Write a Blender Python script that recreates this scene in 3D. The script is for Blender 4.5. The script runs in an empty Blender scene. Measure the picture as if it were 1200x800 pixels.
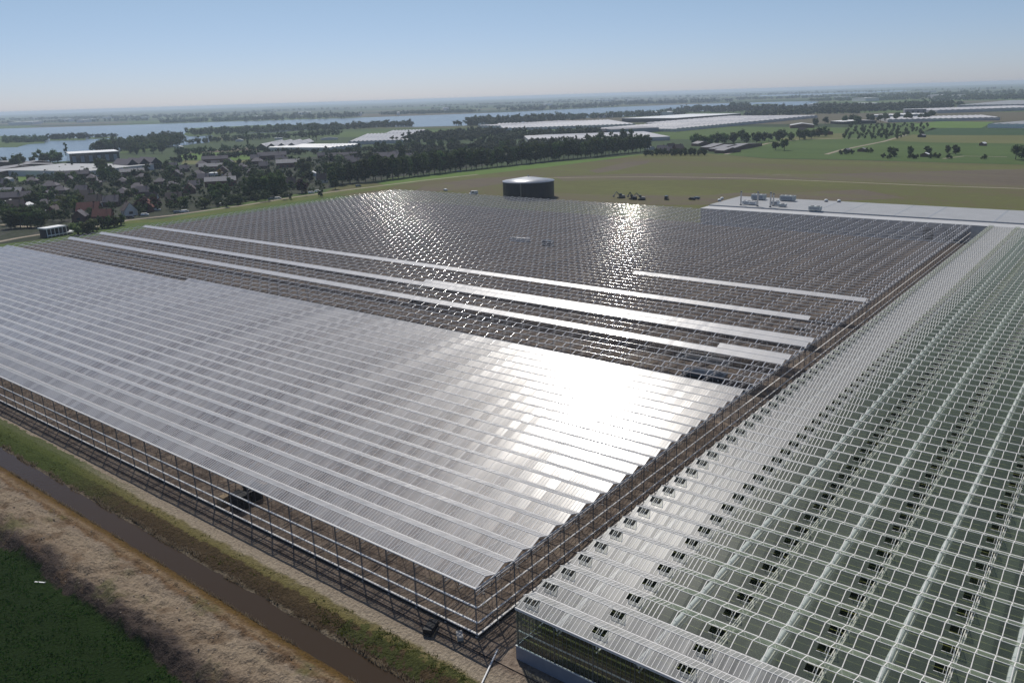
import bpy, math, random
from mathutils import Vector, Matrix
R = math.radians
SC = bpy.context.scene
COL = SC.collection
rng = random.Random(11)

# ------------------------------------------------------------------ camera model (used to look up where things stand)
CAMH = 68.26
FPX = 946.0
AX = [(0.6161467, -0.24598411, 0.74823463), (-0.7870701, -0.15643216, 0.59669895), (-0.0297305, -0.95656719, -0.2899919)]


def at(px, py, z=0.0):
    """ground position (at height z) seen at photo coordinates px,py of the 1200x800 photograph"""
    d = ((px - 600) / FPX, (py - 400) / FPX, 1.0)
    r = [sum(AX[i][j] * d[j] for j in range(3)) for i in range(3)]
    t = (z - CAMH) / r[2]
    return (r[0] * t, r[1] * t, z)


# ------------------------------------------------------------------ node helpers
class NT:
    def __init__(s, name):
        s.m = bpy.data.materials.new(name)
        s.m.use_nodes = True
        s.t = s.m.node_tree
        s.t.nodes.clear()
        s.out = s.t.nodes.new('ShaderNodeOutputMaterial')

    def n(s, typ, **kw):
        nd = s.t.nodes.new('ShaderNode' + typ)
        for k, v in kw.items():
            if k.startswith('i_'):
                nd.inputs[int(k[2:])].default_value = v
            else:
                setattr(nd, k, v)
        return nd

    def l(s, a, b):
        s.t.links.new(a, b)

    def math(s, op, a, b=None, clamp=False):
        nd = s.n('Math', operation=op, use_clamp=clamp)
        for i, v in enumerate((a, b)):
            if v is None:
                continue
            if isinstance(v, (int, float)):
                nd.inputs[i].default_value = v
            else:
                s.l(v, nd.inputs[i])
        return nd.outputs[0]

    def coords(s, scale=(1, 1, 1), kind='Object'):
        tc = s.n('TexCoord')
        mp = s.n('Mapping')
        mp.inputs['Scale'].default_value = scale
        s.l(tc.outputs[kind], mp.inputs[0])
        return mp.outputs[0]

    def noise(s, vec, scale, detail=3.0, rough=0.55):
        nd = s.n('TexNoise')
        nd.inputs['Scale'].default_value = scale
        nd.inputs['Detail'].default_value = detail
        nd.inputs['Roughness'].default_value = rough
        s.l(vec, nd.inputs['Vector'])
        return nd

    def ramp(s, fac, stops, interp='LINEAR'):
        nd = s.n('ValToRGB')
        cr = nd.color_ramp
        cr.interpolation = interp
        while len(cr.elements) > 1:
            cr.elements.remove(cr.elements[-1])
        for i, (p, c) in enumerate(stops):
            e = cr.elements[0] if i == 0 else cr.elements.new(p)
            e.position = p
            e.color = (c[0], c[1], c[2], 1)
        s.l(fac, nd.inputs[0])
        return nd.outputs[0]

    def mix(s, fac, a, b, blend='MIX'):
        nd = s.n('Mix', data_type='RGBA', blend_type=blend)
        for sock, v in ((nd.inputs[0], fac), (nd.inputs[6], a), (nd.inputs[7], b)):
            if isinstance(v, (int, float)):
                sock.default_value = v
            elif isinstance(v, tuple):
                sock.default_value = (v[0], v[1], v[2], 1)
            else:
                s.l(v, sock)
        return nd.outputs[2]

    def bsdf(s, color, rough=0.8, metal=0.0, spec=0.5, normal=None):
        p = s.n('BsdfPrincipled')
        p.inputs['Roughness'].default_value = rough
        p.inputs['Metallic'].default_value = metal
        p.inputs['Specular IOR Level'].default_value = spec
        if isinstance(color, tuple):
            p.inputs['Base Color'].default_value = (color[0], color[1], color[2], 1)
        else:
            s.l(color, p.inputs['Base Color'])
        if normal is not None:
            s.l(normal, p.inputs['Normal'])
        s.l(p.outputs[0], s.out.inputs[0])
        return p

    def bump(s, h, strength=0.5, dist=0.3):
        b = s.n('Bump')
        b.inputs['Strength'].default_value = strength
        b.inputs['Distance'].default_value = dist
        s.l(h, b.inputs['Height'])
        return b.outputs[0]


def plain(name, c, rough=0.7, metal=0.0, var=0.18, scale=0.6, spec=0.4, c2=None):
    t = NT(name)
    v = t.coords()
    nz = t.noise(v, scale, 4)
    lo = tuple(max(0, x * (1 - var)) for x in c)
    hi = c2 or tuple(min(1, x * (1 + var)) for x in c)
    col = t.ramp(nz.outputs[0], [(0.3, lo), (0.7, hi)])
    t.bsdf(col, rough, metal, spec)
    return t.m


def patchy(name, stops, scale, stretch=(1, 1, 1), fine=1.5, fine_amt=0.35, rough=0.95, bump=0.0, rot=0.0):
    """ground cover: ramp over a stretched noise, broken up by a finer one"""
    t = NT(name)
    tc = t.n('TexCoord')
    mp = t.n('Mapping')
    mp.inputs['Rotation'].default_value = (0, 0, rot)
    t.l(tc.outputs['Object'], mp.inputs[0])
    mp2 = t.n('Mapping')
    mp2.inputs['Scale'].default_value = stretch
    t.l(mp.outputs[0], mp2.inputs[0])
    a = t.noise(mp2.outputs[0], scale, 5, 0.6)
    b = t.noise(mp.outputs[0], fine, 3, 0.6)
    f = t.math('ADD', t.math('MULTIPLY', a.outputs[0], 1 - fine_amt), t.math('MULTIPLY', b.outputs[0], fine_amt))
    f = t.math('MULTIPLY', t.math('SUBTRACT', f, 0.3), 2.5, True)
    col = t.ramp(f, stops)
    nrm = t.bump(b.outputs[0], bump, 0.5) if bump else None
    t.bsdf(col, rough, 0, 0.15, nrm)
    return t.m


def glass(name, milk, milk_col, tint, rough, f0, cell, tilt, soil=0.0):
    """one sheet of horticultural glass: view-angle reflection over milky or clear transmission; every pane sits at
    a slightly different tilt and has a slightly different dustiness"""
    t = NT(name)
    tc = t.n('TexCoord')
    sn = t.n('Vector' + 'Math', operation='DIVIDE')
    t.l(tc.outputs['Object'], sn.inputs[0])
    sn.inputs[1].default_value = cell
    fl = t.n('VectorMath', operation='FLOOR')
    t.l(sn.outputs[0], fl.inputs[0])
    wn = t.n('TexWhiteNoise', noise_dimensions='3D')
    t.l(fl.outputs[0], wn.inputs['Vector'])
    sub = t.n('VectorMath', operation='SUBTRACT')
    t.l(wn.outputs['Color'], sub.inputs[0])
    sub.inputs[1].default_value = (0.5, 0.5, 0.5)
    scl = t.n('VectorMath', operation='SCALE')
    t.l(sub.outputs[0], scl.inputs[0])
    scl.inputs['Scale'].default_value = tilt
    geo = t.n('NewGeometry')
    add = t.n('VectorMath', operation='ADD')
    t.l(geo.outputs['Normal'], add.inputs[0])
    t.l(scl.outputs[0], add.inputs[1])
    nrm = t.n('VectorMath', operation='NORMALIZE')
    t.l(add.outputs[0], nrm.inputs[0])
    dt = t.n('VectorMath', operation='DOT_PRODUCT')
    t.l(nrm.outputs[0], dt.inputs[0])
    t.l(geo.outputs['Incoming'], dt.inputs[1])
    c = t.math('ABSOLUTE', dt.outputs['Value'])
    om = t.math('SUBTRACT', 1.0, c, True)
    p5 = t.math('POWER', om, 5.0)
    F = t.math('ADD', t.math('MULTIPLY', p5, 1 - f0), f0)
    F2 = t.math('DIVIDE', t.math('MULTIPLY', F, 2.0), t.math('ADD', F, 1.0))
    nz = t.noise(tc.outputs['Object'], 0.05, 4)
    dust = t.math('ADD', t.math('MULTIPLY', wn.outputs['Value'], 0.42), t.math('ADD', t.math('MULTIPLY', nz.outputs[0], 0.5), 0.13))
    # light crosses more of the dusty coat at a shallow angle
    od = t.math('DIVIDE', t.math('MULTIPLY', dust, -milk * 1.6), t.math('ADD', c, 0.05))
    mk = t.math('SUBTRACT', 1.0, t.math('POWER', 2.71828, od), True)
    tr = t.n('BsdfTransparent')
    tr.inputs[0].default_value = (*tint, 1)
    df = t.n('BsdfDiffuse')
    df.inputs[0].default_value = (*milk_col, 1)
    tl = t.n('BsdfTranslucent')
    tl.inputs[0].default_value = (*milk_col, 1)
    md = t.n('MixShader')
    md.inputs[0].default_value = 0.4
    t.l(df.outputs[0], md.inputs[1])
    t.l(tl.outputs[0], md.inputs[2])
    m1 = t.n('MixShader')
    t.l(mk, m1.inputs[0])
    t.l(tr.outputs[0], m1.inputs[1])
    t.l(md.outputs[0], m1.inputs[2])
    gl = t.n('BsdfGlossy')
    gl.inputs['Roughness'].default_value = rough
    t.l(nrm.outputs[0], gl.inputs['Normal'])
    g2 = t.n('BsdfGlossy')
    g2.inputs['Roughness'].default_value = min(.6, rough * 2.6)
    t.l(nrm.outputs[0], g2.inputs['Normal'])
    gm_ = t.n('MixShader')
    gm_.inputs[0].default_value = 0.27
    t.l(gl.outputs[0], gm_.inputs[1])
    t.l(g2.outputs[0], gm_.inputs[2])
    m2 = t.n('MixShader')
    t.l(F2, m2.inputs[0])
    t.l(m1.outputs[0], m2.inputs[1])
    t.l(gm_.outputs[0], m2.inputs[2])
    t.l(m2.outputs[0], t.out.inputs[0])
    return t.m


def water_mat(name, col, rough=0.12, bump=0.15, scale=0.25, dist=0.2, spec=0.5):
    t = NT(name)
    v = t.coords()
    nz = t.noise(v, scale, 4)
    big = t.noise(v, 0.004, 3)
    c = t.ramp(big.outputs[0], [(0.35, tuple(x * 0.8 for x in col)), (0.65, tuple(x * 1.25 for x in col))])
    p = t.bsdf(c, rough, 0, 0.5, t.bump(nz.outputs[0], bump, dist))
    p.inputs['IOR'].default_value = 1.33
    p.inputs['Specular IOR Level'].default_value = spec
    return t.m


M = {}
M['alu'] = plain('galvanised steel', (0.60, 0.58, 0.55), 0.11, 0.22, 0.12, 2.0)
M['rafter'] = plain('aluminium rafter', (0.78, 0.76, 0.75), 0.14, 0.15, 0.12, 1.0)
M['bar'] = plain('white aluminium bar', (0.80, 0.775, 0.735), 0.55, 0.0, 0.08, 2.0)
M['barA'] = plain('plain aluminium glazing bar', (0.66, 0.65, 0.64), 0.5, 0.0, 0.08, 2.0)
M['steel'] = plain('dull grey steel', (0.20, 0.20, 0.21), 0.55, 0.5, 0.2, 1.0)
M['glassA'] = glass('diffuse roof glass', 0.27, (0.86, 0.845, 0.835), (0.94, 0.94, 0.94), 0.135, 0.075, (2.0, 1.85, 40.0), 0.034)
M['glassS'] = glass('new milky roof glass', 1.3, (0.86, 0.85, 0.845), (0.94, 0.94, 0.94), 0.15, 0.07, (2.0, 1.85, 40.0), 0.03)
M['glassB'] = glass('clear roof glass', 0.165, (0.50, 0.61, 0.39), (0.90, 0.92, 0.88), 0.10, 0.05, (2.0, 1.85, 40.0), 0.035)
M['glassM'] = glass('whitened edge glass', 0.55, (0.74, 0.73, 0.69), (0.90, 0.92, 0.88), 0.12, 0.06, (2.0, 0.617, 40.0), 0.035)
M['glassW'] = glass('wall glass', 0.05, (0.4, 0.45, 0.45), (0.72, 0.80, 0.78), 0.03, 0.05, (40.0, 0.62, 40.0), 0.012)
t = NT('distant greenhouse roof')
v = t.coords((0.03, 0.2, 1))
nz = t.noise(v, 1.0, 5, 0.7)
nz2 = t.noise(t.coords((0.012, 0.012, 1)), 1.0, 3, 0.6)
f_ = t.math('ADD', t.math('MULTIPLY', nz.outputs[0], 0.6), t.math('MULTIPLY', nz2.outputs[0], 0.4))
t.bsdf(t.ramp(f_, [(0.36, (0.2, 0.21, 0.23)), (0.46, (0.42, 0.41, 0.42)), (0.56, (0.62, 0.59, 0.57)), (0.7, (0.5, 0.49, 0.5))]), 0.45, 0, 0.3)
M['glassF'] = t.m
M['screen'] = plain('white shade screen', (0.86, 0.83, 0.79), 0.8, 0, 0.06, 0.7)
M['fabric'] = plain('bundled screen fabric', (0.78, 0.81, 0.86), 0.8, 0, 0.08, 1.0)
M['plinth'] = plain('blue grey wall panel', (0.22, 0.25, 0.31), 0.5, 0.1, 0.07, 0.5)
M['concrete'] = plain('concrete', (0.42, 0.40, 0.37), 0.9, 0, 0.15, 0.5)
M['dark'] = plain('dark rubber and shadow grey', (0.02, 0.02, 0.022), 0.7, 0, 0.3, 1.0)
M['white'] = plain('white paint', (0.78, 0.78, 0.77), 0.5, 0, 0.06, 0.5)
M['offwhite'] = plain('light grey roof sheet', (0.33, 0.335, 0.34), 0.6, 0, 0.07, 0.12)
M['fascia'] = plain('pale fascia sheet', (0.47, 0.47, 0.47), 0.6, 0, 0.06, 0.1)
M['roofseam'] = plain('grey roof seam', (0.28, 0.30, 0.33), 0.7, 0, 0.1, 1)
M['darkglass'] = plain('dark window glass', (0.03, 0.035, 0.04), 0.08, 0, 0.2, 1, 0.6)
M['acgreen'] = plain('grey green casing', (0.44, 0.47, 0.46), 0.5, 0.1, 0.1, 1)
M['tank'] = plain('dark blue grey tank sheet', (0.016, 0.018, 0.024), 0.45, 0.3, 0.25, 0.3)
M['tankroof'] = plain('grey tank roof sheet', (0.42, 0.43, 0.45), 0.4, 0.3, 0.1, 0.3)
M['brick'] = plain('brown brick', (0.13, 0.075, 0.055), 0.9, 0, 0.25, 0.8)
M['brickr'] = plain('red brick', (0.16, 0.07, 0.05), 0.9, 0, 0.25, 0.8)
M['render'] = plain('pale rendered wall', (0.66, 0.64, 0.61), 0.9, 0, 0.1, 0.8)
M['tilegrey'] = plain('grey roof tiles', (0.115, 0.10, 0.115), 0.75, 0, 0.25, 1.2)
M['tilebrown'] = plain('brown roof tiles', (0.075, 0.055, 0.05), 0.8, 0, 0.25, 1.2)
M['tilered'] = plain('red roof tiles', (0.17, 0.055, 0.04), 0.8, 0, 0.25, 1.2)
M['tilepale'] = plain('pale grey roof sheet', (0.22, 0.215, 0.23), 0.7, 0, 0.15, 0.5)
M['teal'] = plain('teal machine paint', (0.06, 0.16, 0.16), 0.5, 0, 0.2, 1)
M['yellow'] = plain('yellow paint', (0.55, 0.33, 0.03), 0.5, 0, 0.2, 1)
M['carblue'] = plain('blue grey car paint', (0.10, 0.13, 0.17), 0.3, 0.3, 0.1, 1)
M['cardark'] = plain('black car paint', (0.02, 0.02, 0.025), 0.3, 0.2, 0.1, 1)
M['wood'] = plain('bare timber', (0.36, 0.27, 0.17), 0.9, 0, 0.25, 2)
M['bark'] = plain('bark', (0.045, 0.035, 0.027), 0.95, 0, 0.3, 2)


def leaf(name, c, c2):
    t = NT(name)
    v = t.coords()
    nz = t.noise(v, 0.55, 3)
    oi = t.n('ObjectInfo')
    col = t.ramp(nz.outputs[0], [(0.3, c), (0.7, c2)])
    hs = t.n('HueSaturation')
    hs.inputs['Saturation'].default_value = 1.0
    val = t.math('ADD', t.math('MULTIPLY', oi.outputs['Random'], 0.9), 0.6)
    t.l(val, hs.inputs['Value'])
    hue = t.math('ADD', t.math('MULTIPLY', oi.outputs['Random'], 0.04), 0.48)
    t.l(hue, hs.inputs['Hue'])
    t.l(col, hs.inputs['Color'])
    df = t.n('BsdfPrincipled')
    df.inputs['Roughness'].default_value = 0.7
    df.inputs['Specular IOR Level'].default_value = 0.2
    t.l(hs.outputs[0], df.inputs['Base Color'])
    tl = t.n('BsdfTranslucent')
    t.l(hs.outputs[0], tl.inputs[0])
    mx = t.n('MixShader')
    mx.inputs[0].default_value = 0.4
    t.l(df.outputs[0], mx.inputs[1])
    t.l(tl.outputs[0], mx.inputs[2])
    t.l(mx.outputs[0], t.out.inputs[0])
    return t.m


M['leafdark'] = leaf('dark green leaves', (0.032, 0.056, 0.015), (0.068, 0.103, 0.026))
M['leafmid'] = leaf('mid green leaves', (0.05, 0.083, 0.021), (0.1, 0.145, 0.038))
M['leafpale'] = leaf('pale willow green leaves', (0.075, 0.11, 0.035), (0.13, 0.16, 0.055))
M['leafcopper'] = leaf('copper red leaves', (0.045, 0.018, 0.018), (0.08, 0.03, 0.028))
M['leafyellow'] = leaf('yellow green leaves', (0.11, 0.15, 0.03), (0.17, 0.2, 0.04))
M['leafgold'] = leaf('golden yellow leaves', (0.25, 0.17, 0.02), (0.36, 0.25, 0.03))
M['cropleaf'] = leaf('crop leaves', (0.035, 0.055, 0.02), (0.07, 0.10, 0.035))
M['cropline'] = plain('yellow green crop wire and young shoots', (0.17, 0.18, 0.05), 0.8, 0, 0.3, 0.4)

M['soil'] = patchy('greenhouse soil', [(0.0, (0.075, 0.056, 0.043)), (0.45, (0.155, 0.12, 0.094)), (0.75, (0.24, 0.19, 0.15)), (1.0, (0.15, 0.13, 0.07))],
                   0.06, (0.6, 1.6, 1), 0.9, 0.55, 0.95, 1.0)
M['soildark'] = patchy('darker site soil', [(0.0, (0.05, 0.04, 0.034)), (0.45, (0.098, 0.079, 0.067)), (0.75, (0.16, 0.13, 0.108)), (1.0, (0.09, 0.09, 0.045))],
                       0.06, (0.6, 1.6, 1), 0.9, 0.55, 0.95, 1.0)  # darker version of the greenhouse soil, beyond the roofed bays
M['track'] = patchy('sandy track', [(0.0, (0.22, 0.18, 0.13)), (1.0, (0.38, 0.33, 0.26))], 0.05, (1, 1, 1), 0.6, 0.4)
M['asphalt'] = patchy('old asphalt', [(0.0, (0.09, 0.09, 0.09)), (1.0, (0.17, 0.165, 0.16))], 0.05, (1, 1, 1), 0.6, 0.4)
M['olive'] = patchy('rough olive field', [(0.0, (0.10, 0.083, 0.053)), (0.3, (0.115, 0.10, 0.048)), (0.5, (0.105, 0.108, 0.036)), (0.8, (0.125, 0.13, 0.042)), (1.0, (0.16, 0.135, 0.085))],
                    0.011, (1.0, 0.22, 1), 0.12, 0.30, 0.95, 0, R(8))
M['brownfield'] = patchy('bare brown field', [(0.0, (0.09, 0.074, 0.053)), (0.5, (0.125, 0.102, 0.072)), (0.8, (0.12, 0.115, 0.05)), (1.0, (0.18, 0.15, 0.115))], 0.02, (1.0, 0.2, 1), 0.15, 0.3, 0.95, 0, R(8))
M['greenfield'] = patchy('green crop field', [(0.0, (0.05, 0.085, 0.018)), (1.0, (0.085, 0.13, 0.032))], 0.012, (1, 0.2, 1), 0.1, 0.3)
M['brightfield'] = patchy('bright grass field', [(0.0, (0.08, 0.14, 0.025)), (1.0, (0.12, 0.19, 0.04))], 0.01, (1, 0.3, 1), 0.1, 0.3)
M['darkfield'] = patchy('dark green field', [(0.0, (0.028, 0.06, 0.022)), (1.0, (0.045, 0.085, 0.03))], 0.01, (1, 0.2, 1), 0.1, 0.3)
M['yellowfield'] = patchy('dry grass field', [(0.0, (0.10, 0.11, 0.035)), (1.0, (0.16, 0.155, 0.06))], 0.012, (1, 0.2, 1), 0.12, 0.3)
M['verge'] = patchy('green yellow verge', [(0.0, (0.06, 0.08, 0.02)), (0.6, (0.11, 0.13, 0.03)), (1.0, (0.17, 0.14, 0.055))], 0.08, (1, 1, 1), 0.7, 0.4)
M['yard'] = patchy('village gardens and yards', [(0.0, (0.018, 0.026, 0.012)), (0.55, (0.035, 0.042, 0.022)), (0.8, (0.06, 0.055, 0.055)), (1.0, (0.16, 0.15, 0.145))], 0.05, (1, 1, 1), 0.3, 0.5)
M['lake'] = water_mat('lake water', (0.085, 0.125, 0.155), 0.22, 0.25, 0.12, 0.5)
M['ditchwater'] = water_mat('brown ditch water', (0.048, 0.032, 0.018), 0.05, 0.22, 0.9, 0.1, 0.28)

# far polder: patchwork of fields
t = NT('polder fields')
v = t.coords((0.0028, 0.0011, 1))
vo = t.n('TexVoronoi')
vo.inputs['Scale'].default_value = 1.0
t.l(v, vo.inputs['Vector'])
sx = t.n('SeparateColor')
t.l(vo.outputs['Color'], sx.inputs[0])
c = t.ramp(sx.outputs[0], [(0.0, (0.03, 0.05, 0.02)), (0.2, (0.06, 0.1, 0.025)), (0.4, (0.09, 0.14, 0.035)), (0.55, (0.10, 0.105, 0.045)), (0.7, (0.13, 0.11, 0.075)), (0.85, (0.05, 0.08, 0.03))], 'CONSTANT')
nz = t.noise(t.coords(), 0.03, 4)
c = t.mix(t.math('MULTIPLY', nz.outputs[0], 0.5), c, (0.06, 0.07, 0.035))
t.bsdf(c, 0.95, 0, 0.1)
M['polder'] = t.m

# near ground beside the ditch: bands that run along the ditch, with ragged borders
t = NT('ditch side ground')
tc = t.n('TexCoord')
sp = t.n('SeparateXYZ')
t.l(tc.outputs['Object'], sp.inputs[0])
n1 = t.noise(tc.outputs['Object'], 0.45, 5, 0.65)
n2 = t.noise(tc.outputs['Object'], 2.2, 4, 0.6)
n3 = t.noise(tc.outputs['Object'], 0.09, 3, 0.5)
xx = t.math('ADD', sp.outputs[0], t.math('MULTIPLY', t.math('SUBTRACT', n1.outputs[0], 0.5), 2.4))
msk = t.math('DIVIDE', t.math('SUBTRACT', 49.0, sp.outputs[0]), 4.0, True)
xx = t.math('ADD', xx, t.math('MULTIPLY', t.math('SUBTRACT', n3.outputs[0], 0.5), t.math('ADD', t.math('MULTIPLY', msk, 4.5), 0.8)))
fac = t.math('DIVIDE', t.math('SUBTRACT', xx, 36.0), 34.0, True)
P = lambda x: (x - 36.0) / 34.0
near = [(0.0, (0.013, 0.028, 0.005)), (P(39.5), (0.016, 0.034, 0.006)), (P(40.0), (0.055, 0.042, 0.036)), (P(41.9), (0.085, 0.066, 0.056)),  # dark slope stops: damp soil, plus the bank's shaded side painted in
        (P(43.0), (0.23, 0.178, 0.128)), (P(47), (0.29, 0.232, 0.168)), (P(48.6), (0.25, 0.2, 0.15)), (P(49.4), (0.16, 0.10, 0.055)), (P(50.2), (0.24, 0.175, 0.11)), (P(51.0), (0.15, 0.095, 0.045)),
        (P(51.6), (0.12, 0.075, 0.025)), (P(52.6), (0.10, 0.06, 0.02)), (P(52.9), (0.05, 0.04, 0.03)), (P(56.2), (0.05, 0.04, 0.03)), (P(56.5), (0.22, 0.18, 0.13)), (P(56.8), (0.15, 0.12, 0.08)),
        (P(57.1), (0.06, 0.042, 0.025)), (P(59.7), (0.075, 0.054, 0.028)), (P(60.1), (0.15, 0.13, 0.05)), (P(61.3), (0.17, 0.145, 0.07)), (P(61.9), (0.32, 0.27, 0.205)), (P(64.2), (0.27, 0.22, 0.17)),
        (P(65.2), (0.17, 0.13, 0.105))]
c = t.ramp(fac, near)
# far left stretch of the right bank is green
yy = t.math('DIVIDE', t.math('SUBTRACT', t.math('ADD', sp.outputs[1], t.math('MULTIPLY', n1.outputs[0], 30)), 150.0), 30.0, True)
xg = t.math('MULTIPLY', t.math('GREATER_THAN', xx, 57.0), t.math('LESS_THAN', xx, 63.0))
c = t.mix(t.math('MULTIPLY', t.math('MULTIPLY', yy, xg), 0.8), c, (0.055, 0.085, 0.018))
# weeds on the bank close to the corner, brown grass clumps on the spoil
wx = t.math('MULTIPLY', t.math('GREATER_THAN', xx, 57.3), t.math('LESS_THAN', xx, 61.2))
wy = t.math('LESS_THAN', sp.outputs[1], 78.0)
wn_ = t.math('MULTIPLY', t.math('GREATER_THAN', n1.outputs[0], 0.48), t.math('MULTIPLY', wx, wy))
c = t.mix(t.math('MULTIPLY', wn_, 0.75), c, (0.045, 0.06, 0.016))
cl = t.noise(tc.outputs['Object'], 0.22, 4, 0.6)
spz = t.math('MULTIPLY', t.math('GREATER_THAN', xx, 40.4), t.math('LESS_THAN', xx, 51))
cf = t.math('MULTIPLY', t.math('MULTIPLY', t.math('SUBTRACT', cl.outputs[0], 0.5), 7.0, True), spz)
c = t.mix(t.math('MULTIPLY', cf, 0.65), c, (0.13, 0.085, 0.052))
cg = t.noise(tc.outputs['Object'], 0.13, 4, 0.6)
cf = t.math('MULTIPLY', t.math('MULTIPLY', t.math('SUBTRACT', cg.outputs[0], 0.58), 9.0, True), spz)
c = t.mix(t.math('MULTIPLY', cf, 0.6), c, (0.11, 0.115, 0.045))
var = t.ramp(n2.outputs[0], [(0.25, (0.42, 0.41, 0.40)), (0.75, (1.4, 1.4, 1.4))])
c = t.mix(0.75, c, var, 'MULTIPLY')
t.bsdf(c, 0.97, 0, 0.1, t.bump(t.math('ADD', n2.outputs[0], t.math('MULTIPLY', n1.outputs[0], 0.8)), 1.0, 0.55))
M['ditchside'] = t.m


# ------------------------------------------------------------------ mesh builder
class MB:
    def __init__(s):
        s.v = []
        s.f = []
        s.mi = []
        s.sm = []

    def add(s, vs, fs, mi=0, smooth=False):
        b = len(s.v)
        s.v.extend(vs)
        for f in fs:
            s.f.append(tuple(b + i for i in f))
            s.mi.append(mi)
            s.sm.append(smooth)

    def box(s, x0, x1, y0, y1, z0, z1, mi=0):
        s.add([(x0, y0, z0), (x1, y0, z0), (x1, y1, z0), (x0, y1, z0), (x0, y0, z1), (x1, y0, z1), (x1, y1, z1), (x0, y1, z1)],
              [(3, 2, 1, 0), (4, 5, 6, 7), (0, 1, 5, 4), (1, 2, 6, 5), (2, 3, 7, 6), (3, 0, 4, 7)], mi)

    def bar(s, p, q, w, h, mi=0, up=(0, 0, 1)):
        p = Vector(p)
        q = Vector(q)
        d = (q - p).normalized()
        u = Vector(up)
        sd = d.cross(u)
        if sd.length < 1e-4:
            sd = d.cross(Vector((0, 1, 0)))
        sd.normalize()
        u = sd.cross(d)
        sd *= w / 2
        u *= h / 2
        vs = [tuple(a + b * sd + c * u) for a in (p, q) for b, c in ((-1, -1), (1, -1), (1, 1), (-1, 1))]
        s.add(vs, [(0, 1, 5, 4), (1, 2, 6, 5), (2, 3, 7, 6), (3, 0, 4, 7), (3, 2, 1, 0), (4, 5, 6, 7)], mi)

    def quad(s, a, b, c, d, mi=0):
        s.add([a, b, c, d], [(0, 1, 2, 3)], mi)

    def lathe(s, prof, n=32, mi=0, cx=0, cy=0, smooth=True, a0=0.0, a1=2 * math.pi):
        full = abs(a1 - a0 - 2 * math.pi) < 1e-6
        m = n if full else n + 1
        vs = []
        for r, z in prof:
            for i in range(m):
                a = a0 + (a1 - a0) * i / n
                vs.append((cx + r * math.cos(a), cy + r * math.sin(a), z))
        fs = []
        for j in range(len(prof) - 1):
            for i in range(n):
                k = (i + 1) % m
                fs.append((j * m + i, j * m + k, (j + 1) * m + k, (j + 1) * m + i))
        s.add(vs, fs, mi, smooth)

    def tube(s, p, q, r, n=8, mi=0, r2=None):
        p = Vector(p)
        q = Vector(q)
        d = (q - p).normalized()
        a = d.orthogonal().normalized()
        b = d.cross(a)
        r2 = r if r2 is None else r2
        vs = []
        for c0, rr in ((p, r), (q, r2)):
            for i in range(n):
                t_ = 2 * math.pi * i / n
                vs.append(tuple(c0 + (a * math.cos(t_) + b * math.sin(t_)) * rr))
        fs = [(i, (i + 1) % n, n + (i + 1) % n, n + i) for i in range(n)]
        s.add(vs, fs, mi, True)
        s.add(vs, [tuple(reversed(range(n))), tuple(range(n, 2 * n))], mi)

    def mesh(s, name, mats):
        me = bpy.data.meshes.new(name)
        me.from_pydata(s.v, [], s.f)
        for m in mats:
            me.materials.append(m)
        me.polygons.foreach_set('material_index', s.mi)
        me.polygons.foreach_set('use_smooth', s.sm)
        me.update()
        return me

    def build(s, name, mats, parent=None, loc=None):
        if not isinstance(mats, (list, tuple)):
            mats = [mats]
        return link(name, s.mesh(name, mats), parent, loc)


def link(name, me, parent=None, loc=None):
    o = bpy.data.objects.new(name, me)
    COL.objects.link(o)
    if parent:
        o.parent = parent
    if loc:
        o.location = loc
    return o


def tag(o, label=None, cat=None, group=None, kind=None):
    if label:
        o['label'] = label
    if cat:
        o['category'] = cat
    if group:
        o['group'] = group
    if kind:
        o['kind'] = kind
    return o


def thing(name, label, cat, loc=(0, 0, 0), rz=0.0, group=None, scale=None):
    o = bpy.data.objects.new(name, None)
    o.empty_display_size = 1
    COL.objects.link(o)
    o.location = loc
    o.rotation_euler = (0, 0, rz)
    if scale:
        o.scale = scale
    return tag(o, label, cat, group)


def dup(root, loc, rz=0.0, label=None, group=None, scale=None):
    r = root.copy()
    COL.objects.link(r)
    r.location = loc
    r.rotation_euler = (0, 0, rz)
    if scale:
        r.scale = scale
    if label:
        r['label'] = label
    if group:
        r['group'] = group
    for ch in list(root.children):
        c_ = ch.copy()
        COL.objects.link(c_)
        c_.parent = r
        for g in ch.children:
            d_ = g.copy()
            COL.objects.link(d_)
            d_.parent = c_
    return r


def discard(root):
    for ch in list(root.children):
        for g in list(ch.children):
            bpy.data.objects.remove(g)
        bpy.data.objects.remove(ch)
    bpy.data.objects.remove(root)


def sheet(name, pts, z, mat):
    """flat piece of ground cover whose outline is given in photo coordinates"""
    mb = MB()
    vs = [(*at(px, py, z)[:2], z) for px, py in pts]
    mb.add(vs, [tuple(range(len(vs)))])
    o = mb.build(name, mat)
    me = o.data
    if me.polygons[0].normal.z < 0:
        me.flip_normals()
    return tag(o, kind='structure')


def strip(name, pts, width, z, mat):
    mb = MB()
    g = [Vector(at(px, py, z)) for px, py in pts]
    L = []
    for i, p in enumerate(g):
        a = g[max(0, i - 1)]
        b = g[min(len(g) - 1, i + 1)]
        d = (b - a).normalized()
        nrm_ = Vector((-d.y, d.x, 0)) * width / 2
        L.append((tuple(p - nrm_), tuple(p + nrm_)))
    for a, b in zip(L, L[1:]):
        mb.quad(a[0], b[0], b[1], a[1])
    o = mb.build(name, mat)
    if o.data.polygons[0].normal.z < 0:
        o.data.flip_normals()
    return tag(o, kind='structure')


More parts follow.
